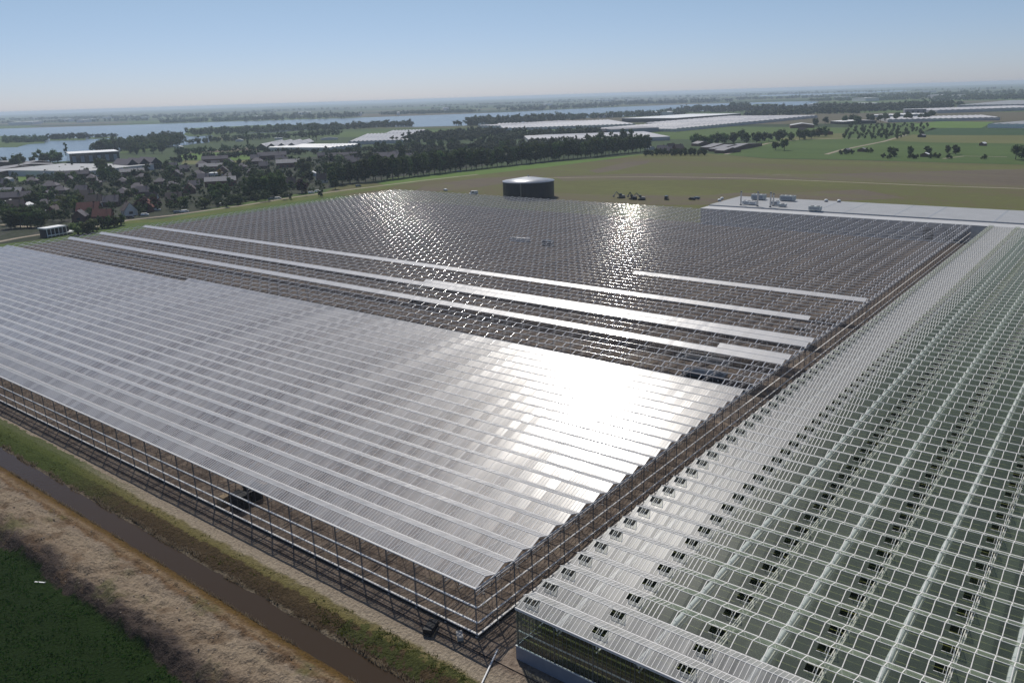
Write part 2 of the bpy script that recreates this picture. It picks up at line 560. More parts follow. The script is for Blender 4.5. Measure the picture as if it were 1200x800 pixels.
# ------------------------------------------------------------------ ground
PROF = [(-1e9, 0), (39.2, 0), (39.6, .15), (40.9, 1.7), (43.0, 1.8), (47, 1.0), (50.3, .55), (51.4, .1), (52.9, -.85), (53.4, -1.3), (56.0, -1.3),
        (56.6, -.85), (57.3, -.5), (59.8, 0), (1e9, 0)]


def prof(x):
    for (a, za), (b, zb) in zip(PROF, PROF[1:]):
        if a <= x <= b:
            return za + (zb - za) * (x - a) / (b - a)
    return 0


from mathutils import noise as mn
xs = [-26000, -8000, -2500, -800, -300, -120, -40, 0, 20, 30, 35]
x = 37.0
while x < 65.9:
    xs.append(round(x, 2))
    x += 0.4
xs += [66.0, 75, 110, 400, 900, 2000, 4500, 9000, 16000, 26000]
ys = [-26000, -8000, -2500, -900, -400, -150, -50, 0, 30]
y = 46.0
while y < 240:
    ys.append(y)
    y += 0.5 if y < 120 else 0.9
ys += [250, 300, 420, 700, 1500, 4000, 9000, 16000, 26000]
mb = MB()
nx, ny = len(xs), len(ys)
vs = []
for yv in ys:
    tap = 1.0 if -150 <= yv <= 700 else 0.0
    for xv in xs:
        z = prof(xv) * tap
        if 37 < xv < 65.5 and 46 <= yv < 240:
            amp = 0.10
            if 40 < xv < 50.5:
                amp = 1.0
            elif 50.5 <= xv < 52.5 or 56.5 < xv < 60:
                amp = 0.22
            elif 52.5 <= xv <= 56.5:
                amp = 0
            z += amp * (.7 * mn.noise((xv * .4, yv * .22, 0)) + .7 * mn.noise((xv * 1.0, yv * .7, 4)))
        vs.append((xv, yv, z))
fs, mi = [], []
for j in range(ny - 1):
    for i in range(nx - 1):
        fs.append((j * nx + i, j * nx + i + 1, (j + 1) * nx + i + 1, (j + 1) * nx + i))
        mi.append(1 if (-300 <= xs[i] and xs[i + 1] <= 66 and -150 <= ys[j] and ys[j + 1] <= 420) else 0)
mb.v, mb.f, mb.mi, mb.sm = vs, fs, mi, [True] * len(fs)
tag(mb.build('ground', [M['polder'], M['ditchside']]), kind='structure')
mb = MB()
mb.quad((52.0, -150, -.85), (57.2, -150, -.85), (57.2, 700, -.85), (52.0, 700, -.85))
tag(mb.build('ditch_water', M['ditchwater']), kind='structure')

AX0, AY0, AY1, NBAY, BAY, FR = 67.35, 60.9, 422.0, 84, 4.0, 5.55
AX1 = AX0 + NBAY * BAY
BX0, BY1, BY0 = 67.1, 54.3, -48.0
ZG, RISE = 7.6, 0.73

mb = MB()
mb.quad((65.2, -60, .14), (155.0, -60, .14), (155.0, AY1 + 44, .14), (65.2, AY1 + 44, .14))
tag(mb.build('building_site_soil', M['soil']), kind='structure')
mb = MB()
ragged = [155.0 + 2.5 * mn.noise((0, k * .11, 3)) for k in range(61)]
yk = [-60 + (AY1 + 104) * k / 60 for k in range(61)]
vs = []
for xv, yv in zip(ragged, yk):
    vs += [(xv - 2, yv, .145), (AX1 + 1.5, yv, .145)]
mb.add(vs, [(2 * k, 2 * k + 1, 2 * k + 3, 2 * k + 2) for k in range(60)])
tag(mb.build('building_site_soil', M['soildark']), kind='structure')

# fields, verges, tracks and the lake
sheet('rough_field', [(395, 218), (440, 213), (490, 206.5), (560, 200), (620, 195), (680, 188), (760, 180), (830, 180), (900, 186), (1010, 188), (1260, 195), (1290, 330), (1120, 330), (620, 245), (420, 232), (380, 226)], .03, M['olive'])
sheet('bare_field', [(500, 217), (560, 209), (640, 205), (600, 214), (540, 222), (480, 226)], .05, M['brownfield'])
sheet('bare_field', [(690, 200), (735, 190), (762, 188), (758, 191.5), (722, 200), (700, 203)], .05, M['brownfield'])
sheet('bare_field', [(650, 207), (760, 203), (960, 204), (1240, 197), (1260, 226), (1100, 216), (930, 210), (800, 211), (660, 212)], .05, M['brownfield'])
sheet('bare_field', [(640, 226), (700, 228), (830, 229), (860, 226), (930, 226), (1010, 222), (1060, 232), (900, 240), (700, 240), (640, 236)], .05, M['brownfield'])
strip('track', [(640, 208.5), (760, 207), (880, 209), (980, 213), (1100, 218), (1230, 222)], 3.0, .08, M['track'])
sheet('green_field', [(840, 181), (870, 171), (900, 163), (1000, 162), (1090, 166), (1240, 168), (1250, 194), (1010, 187.5), (900, 185.5)], .05, M['greenfield'])
sheet('green_field', [(930, 160), (1000, 155), (1075, 158), (1240, 157), (1245, 169), (1090, 167), (1000, 163), (905, 164)], .06, M['yellowfield'])
sheet('green_field', [(1075, 158), (1095, 149), (1240, 148), (1240, 158.5), (1100, 158.5)], .07, M['darkfield'])
sheet('green_field', [(1060, 147), (1100, 142), (1165, 143), (1150, 150), (1095, 150)], .08, M['brightfield'])
sheet('green_field', [(985, 176), (1080, 178), (1240, 180), (1240, 172), (1100, 170), (1020, 170)], .08, M['greenfield'])
sheet('orchard_grass', [(985, 165), (1000, 147), (1070, 143), (1098, 151), (1060, 160), (1030, 167)], .07, M['greenfield'])
strip('track', [(850, 181), (866, 176), (900, 168), (935, 164), (985, 162), (1010, 162.5)], 5, .1, M['track'])
strip('track', [(968, 181), (985, 176), (1035, 166), (1063, 158)], 5, .1, M['track'])
strip('track', [(1105, 186), (1130, 183), (1180, 184)], 3, .12, M['track'])
sheet('village_gardens', [(-60, 262), (-60, 205), (60, 200), (190, 196), (330, 186), (470, 178), (560, 176), (620, 183), (560, 196), (470, 207), (380, 222), (280, 238), (190, 256), (110, 268), (40, 282), (-60, 292)], .02, M['yard'])
sheet('lake_side_meadow', [(205, 187), (215, 180), (300, 177), (310, 186), (260, 188.5)], .05, M['brightfield'])
sheet('lake_side_meadow', [(212, 192.5), (215, 188.2), (260, 189), (300, 187), (290, 190), (250, 193)], .05, M['yellowfield'])
sheet('lake_side_meadow', [(205, 179), (240, 176), (310, 172), (312, 176), (250, 179)], .04, M['brownfield'])
sheet('lake_side_meadow', [(20, 205), (44, 202), (46, 209), (22, 213)], .05, M['brightfield'])
sheet('grass_verge', [(100, 268), (150, 262), (200, 259), (300, 243), (400, 228), (455, 221), (470, 214), (440, 217), (380, 226), (290, 240), (200, 256), (150, 258)], .04, M['verge'])
sheet('grass_verge', [(440, 214), (500, 205.5), (560, 199), (640, 191), (720, 184), (760, 180), (720, 186), (640, 196), (560, 205), (500, 212), (455, 218)], .06, M['brightfield'])
strip('road', [(-40, 291), (20, 279), (45, 275), (80, 271), (110, 266), (150, 258), (200, 252.5), (290, 240), (345, 231), (400, 223.5), (440, 218.5), (500, 211), (560, 204.5)], 4.5, .1, M['track'])
strip('road', [(0, 263), (60, 268), (75, 274)], 4.0, .11, M['track'])
# the lake
lake = [(-80, 153), (0, 151), (100, 148), (200, 145), (270, 142.6), (400, 138.8), (495, 135.4), (600, 131.5), (700, 126.5), (800, 122.6), (860, 120.8), (950, 118.7), (960, 119.5),
        (945, 124), (880, 128), (800, 131), (760, 136), (650, 139), (600, 146), (560, 147), (485, 149), (400, 148), (330, 155), (250, 158), (245, 167), (200, 172), (165, 171), (140, 180), (110, 187), (60, 190), (0, 193), (-80, 197)]
sheet('lake', lake, .3, M['lake'])
sheet('lake', [(890, 112), (960, 109.5), (1060, 106), (1068, 107), (960, 111.2), (890, 113.2)], .4, M['lake'])
for k, pts in enumerate([[(-60, 174), (20, 172.5), (33, 169), (52, 168), (53, 164), (30, 160), (-60, 158)], [(58, 165), (100, 164.5), (101, 162), (60, 161)], [(104, 163.2), (138, 161.6), (137, 160), (106, 161)],
                         [(262, 158), (330, 153), (402, 149.5), (400, 146), (300, 147), (222, 150.5), (215, 158), (222, 160)], [(140, 180), (186, 176), (190, 160), (150, 163)], [(880, 123.6), (912, 122.8), (912, 121.8), (884, 122.2)]]):
    sheet('island', pts, .5, M['greenfield'])


# ------------------------------------------------------------------ greenhouse under construction
gA = thing('greenhouse_under_construction', 'huge half-built steel greenhouse with pale glass on its near roof, open frame behind', 'greenhouse', (AX0, AY0, 0))
W = AX1 - AX0
LY = AY1 - AY0
NFR = int(LY / FR)
FY = [0.25, 3.1] + [0.25 + FR * k for k in range(1, NFR + 1)]

# roof truss line (rafters and lattice girder), the same mesh for every frame line
mb = MB()
for k in range(NBAY):
    a, b, c_ = k * BAY, k * BAY + 2, k * BAY + 4
    mb.tube((a + .1, 0, ZG + .02), (b, 0, ZG + RISE - .05), .1, 7)
    mb.tube((b, 0, ZG + RISE - .05), (c_ - .1, 0, ZG + .02), .1, 7)
    mb.bar((a, 0, 6.35), (b, 0, 6.95), .05, .05, 1)
    mb.bar((b, 0, 6.95), (c_, 0, 6.35), .05, .05, 1)
    mb.box(a - .05, a + .05, -.05, .05, 6.95, ZG - .1, 1)
mb.box(0, W, -.045, .045, 6.9, 6.98, 0)
mb.box(0, W, -.04, .04, 6.3, 6.38, 1)
tm = mb.mesh('truss', [M['rafter'], M['steel']])
for yv in FY:
    link('roof_truss', tm, gA, (0, yv, 0))

# gutters: rounded trough sections
GP = [(-.13, .02), (-.12, .08), (-.07, .12), (0, .135), (.07, .12), (.12, .08), (.13, .02), (.08, -.12), (-.08, -.12)]


def gutter_mesh(L, name='gutter'):
    m_ = MB()
    n_ = len(GP)
    vs_ = [(a, yv, b) for yv in (0, L) for a, b in GP]
    m_.add(vs_, [(i, n_ + i, n_ + (i + 1) % n_, (i + 1) % n_) for i in range(n_)], 0, True)
    m_.add(vs_, [tuple(range(n_)), tuple(range(2 * n_ - 1, n_ - 1, -1))])
    return m_.mesh(name, [M['alu']])


gm = gutter_mesh(LY)
gm2 = gutter_mesh(LY)
gm2.materials[0] = M['barA']
for k in range(NBAY + 1):
    link('gutter', gm if k > 22 else gm2, gA, (k * BAY, 0, ZG))

# posts: single parts along the two walls that show, the rest of the grid as one
mb = MB()
mb.box(-.08, .08, -.06, .06, 0, ZG - .12)
mb.box(-.16, .16, -.16, .16, 0, .35, 1)
pm = mb.mesh('post', [M['steel'], M['concrete']])
cand = [(0, yv) for yv in FY[:1] + FY[2:]] + [(k * BAY, 0.02) for k in range(1, NBAY)]
cand.sort(key=lambda p: (p[0] + AX0) ** 2 + (p[1] + AY0) ** 2)
for p in cand[:100]:
    link('post', pm, gA, (p[0], p[1], 0))
mb = MB()
for p in cand[100:]:
    mb.box(p[0] - .08, p[0] + .08, p[1] - .06, p[1] + .06, 0, ZG - .12)
for yv in FY[2:]:
    for k in range(2, NBAY, 2):
        mb.box(k * BAY - .035, k * BAY + .035, yv - .035, yv + .035, 0, 6.3, 2)
        mb.box(k * BAY - .15, k * BAY + .15, yv - .15, yv + .15, 0, .3, 1)
o = mb.build('posts', [M['steel'], M['concrete'], plain('pale galvanised post', (0.62, 0.60, 0.58), 0.6)], gA)
tag(o, 'rows of thin grey posts under the open roof frame', kind='stuff')

# side rails
for z in (2.6, 4.9):
    mb = MB()
    mb.box(-.28, -.05, -.1, LY, z - .07, z + .07)
    mb.build('side_rail', M['white'], gA)
    mb = MB()
    mb.box(-.05, W, -.3, -.1, z - .05, z + .05)
    mb.build('gable_rail', M['bar'], gA)
mb = MB()
mb.box(-.14, .12, -.12, LY, .62, .76)
mb.build('base_rail', M['bar'], gA)
mb = MB()
mb.box(-.1, .1, .1, LY, .02, .62)
mb.build('foundation_beam', M['dark'], gA)  # near-black colour stands in for the beam's shaded side
mb = MB()
mb.box(.12, W, -.14, .12, .62, .76)
mb.build('base_rail', M['bar'], gA)
mb = MB()
mb.box(.12, W, -.1, .1, .02, .62)
mb.build('foundation_beam', M['dark'], gA)  # same painted shade on the gable beam
mb = MB()
mb.bar((0, -.02, ZG - .02), (W, -.02, ZG - .02), .14, .16)
mb.build('gable_beam', M['bar'], gA)
mb = MB()
mb.box(-.2, -.13, -.1, LY, ZG - .06, ZG + .1)
mb.build('eave_beam', M['white'], gA)
mb = MB()
yv = 1.85
while yv < LY:
    mb.box(-.014, .014, yv - .014, yv + .014, .56, ZG - .1)
    yv += 1.85
mb.build('side_mullion', M['steel'], gA)
mb = MB()
for k in range(NBAY * 2):
    xv = k * 2.0 + 1.0
    mb.box(xv - .02, xv + .02, -.06, -.02, .56, ZG - .1)
mb.build('gable_mullion', M['steel'], gA)


def bay_glass(name, parent, x0, y0, y1, mat, barmat, narrow_to, wide=1.85, narrow=.6, all_narrow=False, holes=(), z0=ZG, barw=.05, cut=None, mat2=None):
    """two glass slopes of one roof bay plus its glazing bars and ridge"""
    g = MB()
    zl, zr = z0 + .13, z0 + RISE + .10

    def gq(u0, u1, ya, yb):
        parts = [(ya, yb)] if cut is None or not ya < cut < yb else [(ya, cut), (cut, yb)]
        for a, b in parts:
            g.quad(pt(u0, a), pt(u1, a), pt(u1, b), pt(u0, b), 1 if cut is not None and (a + b) / 2 > cut else 0)

    def pt(u, yv):
        return (u, yv, zl + (zr - zl) * (1 - abs(u - 2) / 1.9))
    if not holes:
        gq(.1, 2, y0, y1)
    else:
        gq(.1, .95, y0, y1)
        cur = y0
        for h in sorted(holes):
            gq(.95, 2, cur, h - .93)
            cur = h + .93
        gq(.95, 2, cur, y1)
    gq(2, 3.9, y0, y1)
    me = g.mesh(name, [mat, mat2 or mat])
    b = MB()
    yv = y0 + .03
    th = .03
    while yv <= y1:
        a_, m_, c2 = pt(.1, yv), pt(2, yv), pt(3.9, yv)
        for p, q in ((a_, m_), (m_, c2)):
            b.add([(p[0], yv - barw / 2, p[2] + th), (q[0], yv - barw / 2, q[2] + th), (q[0], yv + barw / 2, q[2] + th), (p[0], yv + barw / 2, p[2] + th),
                   (p[0], yv - barw / 2, p[2] - .03), (q[0], yv - barw / 2, q[2] - .03), (q[0], yv + barw / 2, q[2] - .03), (p[0], yv + barw / 2, p[2] - .03)],
                  [(0, 1, 2, 3), (1, 0, 4, 5), (3, 2, 6, 7)])
        nar = all_narrow or (narrow_to[0] < yv < narrow_to[1])
        yv += narrow if nar else wide
    b.box(1.965, 2.035, y0, y1, zr - .02, zr + .05)
    bm_ = b.mesh('glazing_bars', [barmat])
    return me, bm_


def place_bay(parent, mes, x0, label=None):
    o_ = link('glass_roof', mes[0], parent, (x0, 0, 0))
    if label:
        o_['label'] = label
    q = link('glazing_bars', mes[1], o_)
    return o_


JOG = 211.0
cache = {}


def abay(k, y0, y1, alln=False, label=None):
    key = (round(y0, 1), round(y1, 1), alln, k > 21)
    if key not in cache:
        cache[key] = bay_glass('glass_roof', gA, 0, y0, y1, M['glassS'] if k > 21 else M['glassA'], M['barA'], (-9, 17.0), all_narrow=alln, barw=.055)
    place_bay(gA, cache[key], k * BAY, label)


for k in range(21):
    abay(k, 0.0, LY + .3 - (0 if k % 2 else 1.2), k < 3)
abay(21, 0.0, JOG)
abay(27, 0.0, LY - 3, False, 'single glazed bay crossing the open frame')
abay(28, 0.0, 17.8)
abay(31, 0.0, LY - 2)
abay(32, 0.0, 133.6)
abay(37, 7.6, LY - 1, False, 'farthest long glazed bay crossing the open frame')
abay(44, 0.6, 78.5, False, 'short glazed bay standing alone in the open frame')

# ------------------------------------------------------------------ finished greenhouse on the right
gB = thing('finished_greenhouse', 'finished glass greenhouse with white bars and open roof vents over green crop', 'greenhouse', (BX0, BY1, 0))
LB = BY1 - BY0            # runs towards -y
NB = 84
VY = [-1.4] + [43.0 - BY1 - 11.1 * j for j in range(9)]
SY = [48.4 - BY1 - 11.1 * j for j in range(9)]
gm = gutter_mesh(LB, 'gutterB')
gm.materials[0] = M['barA']
for k in range(NB + 1):
    link('gutter', gm, gB, (k * BAY, -LB, ZG))
bn = bay_glass('glass_roof', gB, 0, -LB, 0, M['glassM'], M['bar'], (-100, 100), all_narrow=True, holes=VY, barw=.065)
bw = bay_glass('glass_roof', gB, 0, -LB, 0, M['glassB'], M['bar'], (-16.3, 9), wide=1.85, narrow=.617, holes=VY, barw=.10, cut=-12.6, mat2=M['glassM'])
for k in range(NB):
    place_bay(gB, bn if k < 2 else bw, k * BAY)
mb = MB()
ang = R(33)
L_ = 1.12
zr = ZG + RISE + .12
e = (2 - L_ * math.cos(ang), zr + L_ * math.sin(ang))
mb.add([(2, -.93, zr), (2, .93, zr), (e[0], .93, e[1]), (e[0], -.93, e[1])], [(0, 1, 2, 3)], 0)
for yv in (-.93, 0, .93):
    mb.bar((2, yv, zr + .02), (e[0], yv, e[1] + .02), .05, .05, 1)
mb.bar((e[0], -.93, e[1] + .02), (e[0], .93, e[1] + .02), .05, .05, 1)
mb.bar((e[0] + .15, 0, e[1] - .05), (1.3, -.3, ZG + .3), .03, .03, 1)
mb.bar((.95, -.93, zr - .40), (.95, .93, zr - .40), .06, .06, 1)
mb.bar((.95, 0, zr - .42), (2, 0, zr - .03), .04, .04, 1)
vm = mb.mesh('roof_vent', [M['glassB'], M['bar']])
vents = [(k, yv) for k in range(NB) for yv in VY]
vents.sort(key=lambda p: (p[0] * 4 + BX0) ** 2 + (p[1] + BY1) ** 2 + (1e6 if p[1] + BY1 < 0.05 * (p[0] * 4) else 0))
for k, yv in vents[:100]:
    link('roof_vent', vm, gB, (k * BAY, yv, 0))
mb = MB()
for k, yv in vents[100:]:
    for q in (0, 1):
        mb.add([(k * BAY + p.co.x, yv + p.co.y, p.co.z) for p in vm.vertices], [tuple(p.vertices) for p in vm.polygons if p.material_index == q], q)
o = mb.build('roof_vents', [M['glassB'], M['bar']], gB)
tag(o, 'rows of open roof vents farther along the glass roof', kind='stuff')
# trusses, rods, screens
mb = MB()
for k in range(NB):
    a, b, c_ = k * BAY, k * BAY + 2, k * BAY + 4
    mb.bar((a, 0, 6.4), (b, 0, 6.95), .05, .05)
    mb.bar((b, 0, 6.95), (c_, 0, 6.4), .05, .05)
    mb.box(a - .06, a + .06, -.05, .05, 6.95, ZG - .1)
mb.box(0, NB * BAY, -.06, .06, 6.9, 7.02)
mb.box(0, NB * BAY, -.06, .06, 6.3, 6.42)
tm2 = mb.mesh('roof_trussB', [M['bar']])
k = 0
yv = 48.0 - BY1
while yv > -LB:
    link('roof_truss', tm2, gB, (0, yv, 0))
    yv -= FR
mb = MB()
for s_ in (-.13, .13):
    mb.bar((.2, s_, 7.25), (NB * BAY, s_, 7.25), .1, .07)
for k in range(NB * 2):
    mb.bar((k * 2 + .2, -.13, 7.25), (k * 2 + 1.2, .13, 7.25), .06, .05)
rm = mb.mesh('vent_rod', [M['bar']])
for yv in VY[1:]:
    link('vent_rod', rm, gB, (0, yv - .55, 0))
mb = MB()
prof_s = [(-.3, 7.05), (-.2, 7.24), (.02, 7.32), (.22, 7.22), (.3, 7.05), (0, 6.98)]
n_ = len(prof_s)
seg = NB * 2
vs = []
for i in range(seg + 1):
    w_ = 1.0 + .12 * math.sin(i * 1.7) + .1 * rng.random()
    for a, b in prof_s:
        vs.append((i * BAY / 2, a * w_, 7.1 + (b - 7.1) * w_))
fs = [(i * n_ + j, (i + 1) * n_ + j, (i + 1) * n_ + (j + 1) % n_, i * n_ + (j + 1) % n_) for i in range(seg) for j in range(n_)]
mb.add(vs, fs, 0, True)
sm_ = mb.mesh('screen_bundle', [M['fabric']])
for yv in SY:
    link('screen_bundle', sm_, gB, (0, yv, 0))
# walls
for nm, fix in (('wall_glass', 0),):
    mb = MB()
    mb.quad((0, -LB, 2.1), (0, 0, 2.1), (0, 0, ZG - .1), (0, -LB, ZG - .1))
    mb.build('front_glass', M['glassW'], gB)
    mb = MB()
    mb.quad((.1, 0, 2.1), (NB * BAY, 0, 2.1), (NB * BAY, 0, ZG - .1), (.1, 0, ZG - .1))
    for k in range(NB):
        mb.add([(k * BAY, 0, ZG - .1), (k * BAY + 4, 0, ZG - .1), (k * BAY + 2, 0, ZG + RISE + .08)], [(0, 1, 2)])
    mb.build('side_glass', M['glassW'], gB)
mb = MB()
mb.box(-.06, .06, -LB, .06, 0, 2.1)
mb.box(.06, NB * BAY, -.06, .06, 0, 2.1)
mb.build('plinth_panel', M['plinth'], gB)
mb = MB()
yv = -.3
while yv > -LB:
    mb.box(-.04, .03, yv - .02, yv + .02, 2.1, ZG - .12)
    yv -= .617
for k in range(int(NB * BAY / .617)):
    mb.box(k * .617 + .3, k * .617 + .34, -.02, .05, 2.1, ZG - .12)
mb.build('wall_mullion', M['steel'], gB)
mb = MB()
mb.box(.1, .2, -LB, -.1, 4.25, 4.42)
mb.box(-.1, -.02, -LB, 0, ZG - .22, ZG - .05)
mb.box(-.1, .08, -LB, .1, 2.08, 2.16)
mb.build('wall_rail', M['white'], gB)
mb = MB()
mb.box(-.07, .07, -.07, .07, 0, ZG - .1)
wm_ = mb.mesh('wall_post', [M['steel']])
spots = []
yv = -.2
while yv > -LB:
    spots.append((.13, yv))
    yv -= FR
spots += [(k * BAY, -.14) for k in range(1, NB)]
for p in spots[:100]:
    link('wall_post', wm_, gB, (p[0], p[1], 0))
# crop rows inside
mb = MB()
xv = 1.2
while xv < NB * BAY:
    yv = -.9
    prev = None
    while yv > -LB:
        w_ = .42 + .16 * rng.random()
        h_ = 2.7 + .7 * rng.random()
        ring = [(xv - w_, yv, .3), (xv - w_ * .9, yv, h_ * .7), (xv + .1 * rng.random(), yv, h_), (xv + w_ * .9, yv, h_ * .75), (xv + w_, yv, .3)]
        if prev:
            mb.add(prev + ring, [(i, i + 1, 6 + i, 5 + i) for i in range(4)], 0, False)
        prev = ring
        yv -= 2.6
    xv += 1.6
o = mb.build('crop_rows', [M['cropleaf']])
o.location = (BX0, BY1, 0)
tag(o, 'dark green crop growing in rows under the glass', 'crop', kind='stuff')
mb = MB()
xv = .4
while xv < NB * BAY:
    mb.box(xv - .06, xv + .06, -LB, -.6, 3.25, 3.32)
    xv += 1.6
for z in (3.0, 5.1, 5.9):
    mb.box(.5, .58, -LB, -.6, z, z + .07)
mb.build('growing_gutters', [M['cropline']], gB)

# ------------------------------------------------------------------ packing hall behind both
hall = thing('packing_hall', 'long low packing hall with pale flat roof behind the greenhouses', 'hall', (AX1 + 1.2, 190, 0))
HL = 330
mb = MB()
mb.box(0, 10.6, -HL, 0, 0, 7.7)
mb.box(10.6, 52, -HL, 0, 0, 8.2)
mb.build('wall', M['render'], hall)
# glossy glazed front
mb = MB()
mb.quad((-.06, -129, .3), (-.06, -.2, .3), (-.06, -.2, 7.2), (-.06, -129, 7.2))
hg = glass('hall front glass', 2.2, (0.80, 0.83, 0.87), (0.5, 0.55, 0.6), 0.05, 0.12, (40, 1.0, 40), 0.012)
mb.build('glazed_front', hg, hall)
mb = MB()
yv = -1.2
while yv > -129:
    mb.box(-.1, -.07, yv - .03, yv + .03, .3, 7.2)
    yv -= 3.0
mb.build('mullion', M['offwhite'], hall)
mb = MB()
mb.box(-5.0, -4.2, -126, -.2, .02, .7)
mb.build('kerb', M['white'], hall)
mb = MB()
mb.box(-.3, 10.7, -HL - .2, .3, 7.7, 7.95)
mb.build('front_roof', M['fascia'], hall)
mb = MB()
mb.box(10.5, 52.3, -HL - .2, .3, 8.2, 8.5)
mb.build('roof', M['offwhite'], hall)
mb = MB()
mb.box(10.38, 10.5, -HL, .3, 7.95, 8.55)
mb.build('roof_edge', M['roofseam'], hall)
for yv, w_ in ((-57, .9), (-71, .8), (-94, .8), (-109, 1.0), (-136, .9), (-160, .8), (-190, .8)):
    mb = MB()
    mb.box(10.7, 52.2, yv - w_ / 2, yv + w_ / 2, 8.5, 8.53)
    mb.build('roof_seam', M['roofseam'], hall)
for yv in (-112, -121):
    mb = MB()
    mb.box(-.14, -.1, yv - 2.2, yv + 2.2, .3, 5.4)
    mb.build('door', M['dark'], hall)


def rooftop(name, label, cat, px, py, fn, group=None, z=8.5):
    x_, y_, _ = at(px, py, z)
    r_ = thing(name, label, cat, (x_, y_, z), 0, group)
    fn(r_)
    return r_


def fan_box(s, w, d, h, mat):
    def fn(r_):
        m_ = MB()
        m_.box(-w / 2, w / 2, -d / 2, d / 2, .4, h)
        m_.build('casing', mat, r_)
        m_ = MB()
        for sx in (-1, 1):
            for sy in (-1, 1):
                m_.box(sx * w * .4 - .1, sx * w * .4 + .1, sy * d * .4 - .1, sy * d * .4 + .1, 0, .4)
        m_.build('feet', M['steel'], r_)
        for i in range(s):
            yy_ = (i - (s - 1) / 2) * d / s
            m_ = MB()
            m_.lathe([(.0, h + .25), (.8, h + .25), (.9, h + .2), (.9, h)], 14, 0, 0, yy_)
            m_.build('fan_cowl', M['steel'], r_)
        m_ = MB()
        m_.box(-w / 2 - .03, -w / 2 - .005, -d * .4, d * .4, .9, h - .5)
        m_.build('louvre', M['roofseam'], r_)
    return fn


rooftop('cooling_unit', 'large grey-green cooling unit on the hall roof, left of the pair', 'cooling unit', 889, 234, fan_box(3, 4.0, 7.4, 3.0, M['acgreen']))
rooftop('cooling_unit', 'large grey-green cooling unit on the hall roof, right of the pair', 'cooling unit', 923, 235.5, fan_box(3, 4.0, 7.8, 3.0, M['acgreen']))
rooftop('vent_box', 'low white vent box beside the first flue pipe on the hall roof', 'vent', 875, 239.5, fan_box(2, 3, 4.4, 2.0, M['white']))
rooftop('vent_box', 'low white vent box between two thin flues on the hall roof', 'vent', 882.5, 240.2, fan_box(2, 3, 3.6, 1.9, M['white']))
rooftop('vent_box', 'white vent box beside the twin flues on the hall roof', 'vent', 908, 240.5, fan_box(2, 3, 4.2, 2.4, M['white']))
rooftop('vent_box', 'small grey vent box right of the twin flues on the hall roof', 'vent', 917, 242.5, fan_box(1, 2.6, 3.6, 1.6, M['acgreen']))
rooftop('vent_box', 'dark-sided vent trough at the front edge of the hall roof', 'vent', 955, 247, fan_box(2, 2.6, 6.0, 2.3, M['acgreen']))


def flue(h, r):
    def fn(r_):
        m_ = MB()
        m_.tube((0, 0, 0), (0, 0, h), r, 10)
        m_.build('pipe', M['alu'], r_)
        m_ = MB()
        m_.tube((0, 0, h), (0, 0, h + .7), r * 1.25, 10)
        m_.build('cap', M['steel'], r_)
        m_ = MB()
        m_.tube((0, 0, 0), (0, 0, .5), r * 1.5, 10)
        m_.build('collar', M['steel'], r_)
    return fn


rooftop('flue_pipe', 'leftmost grey flue pipe on the hall roof', 'flue', 868, 240.5, flue(6.8, .38))
rooftop('flue_pipe', 'second flue pipe on the hall roof, right of the low white boxes', 'flue', 887.5, 242, flue(7.2, .42))
rooftop('flue_pipe', 'left pipe of the close pair of flues on the hall roof', 'flue', 902.5, 243, flue(7.2, .42))
rooftop('flue_pipe', 'right pipe of the close pair of flues on the hall roof', 'flue', 906, 241.5, flue(6.0, .35))


def dome(r_):
    m_ = MB()
    m_.lathe([(.9, 0), (.9, .7)], 14)
    m_.build('curb', M['steel'], r_)
    m_ = MB()
    m_.lathe([(1.0, .7), (.9, 1.1), (.6, 1.4), (0, 1.5)], 14)
    m_.build('hood', M['white'], r_)


rooftop('roof_fan', 'white domed roof fan at the left end of the hall roof', 'roof fan', 843, 236, dome)
rooftop('roof_fan', 'white domed roof fan beside a dark seam on the hall roof', 'roof fan', 968, 236.5, dome)
rooftop('roof_fan', 'white domed roof fan alone at the back edge of the roof', 'roof fan', 983, 237, dome)
rooftop('roof_fan', 'small roof fan behind the left end corner fan of the hall', 'roof fan', 846, 234, dome)

# ------------------------------------------------------------------ tank
tk = thing('storage_tank', 'round dark water tank with pale conical roof behind the greenhouse frame', 'tank', (458.6, 346.6, 0))
mb = MB()
mb.lathe([(18.0, 0), (18.0, 11.4)], 64, 0, 0, 0, False)
mb.build('shell', M['tank'], tk)
mb = MB()
mb.lathe([(18.3, 11.35), (18.3, 11.6), (9, 13.1), (1.2, 14.3), (0, 14.4)], 64)
mb.build('roof', M['tankroof'], tk)
mb = MB()
for z in (2.3, 4.6, 6.9, 9.2):
    mb.lathe([(18.01, z - .07), (18.1, z), (18.01, z + .07)], 64)
mb.build('hoop', M['tank'], tk)
mb = MB()
mb.lathe([(.5, 14.3), (.5, 15.0), (.7, 15.1), (0, 15.4)], 12)
mb.build('roof_vent', M['tankroof'], tk)
mb = MB()
a_ = R(200)
for s_ in (-.3, .3):
    c0 = (18.3 * math.cos(a_) - s_ * math.sin(a_), 18.3 * math.sin(a_) + s_ * math.cos(a_))
    mb.tube((*c0, 0), (*c0, 12.2), .06, 6)
for i in range(24):
    z = .4 + i * .48
    mb.tube((18.3 * math.cos(a_) + .3 * math.sin(a_), 18.3 * math.sin(a_) - .3 * math.cos(a_), z), (18.3 * math.cos(a_) - .3 * math.sin(a_), 18.3 * math.sin(a_) + .3 * math.cos(a_), z), .04, 5)
mb.build('ladder', M['alu'], tk)


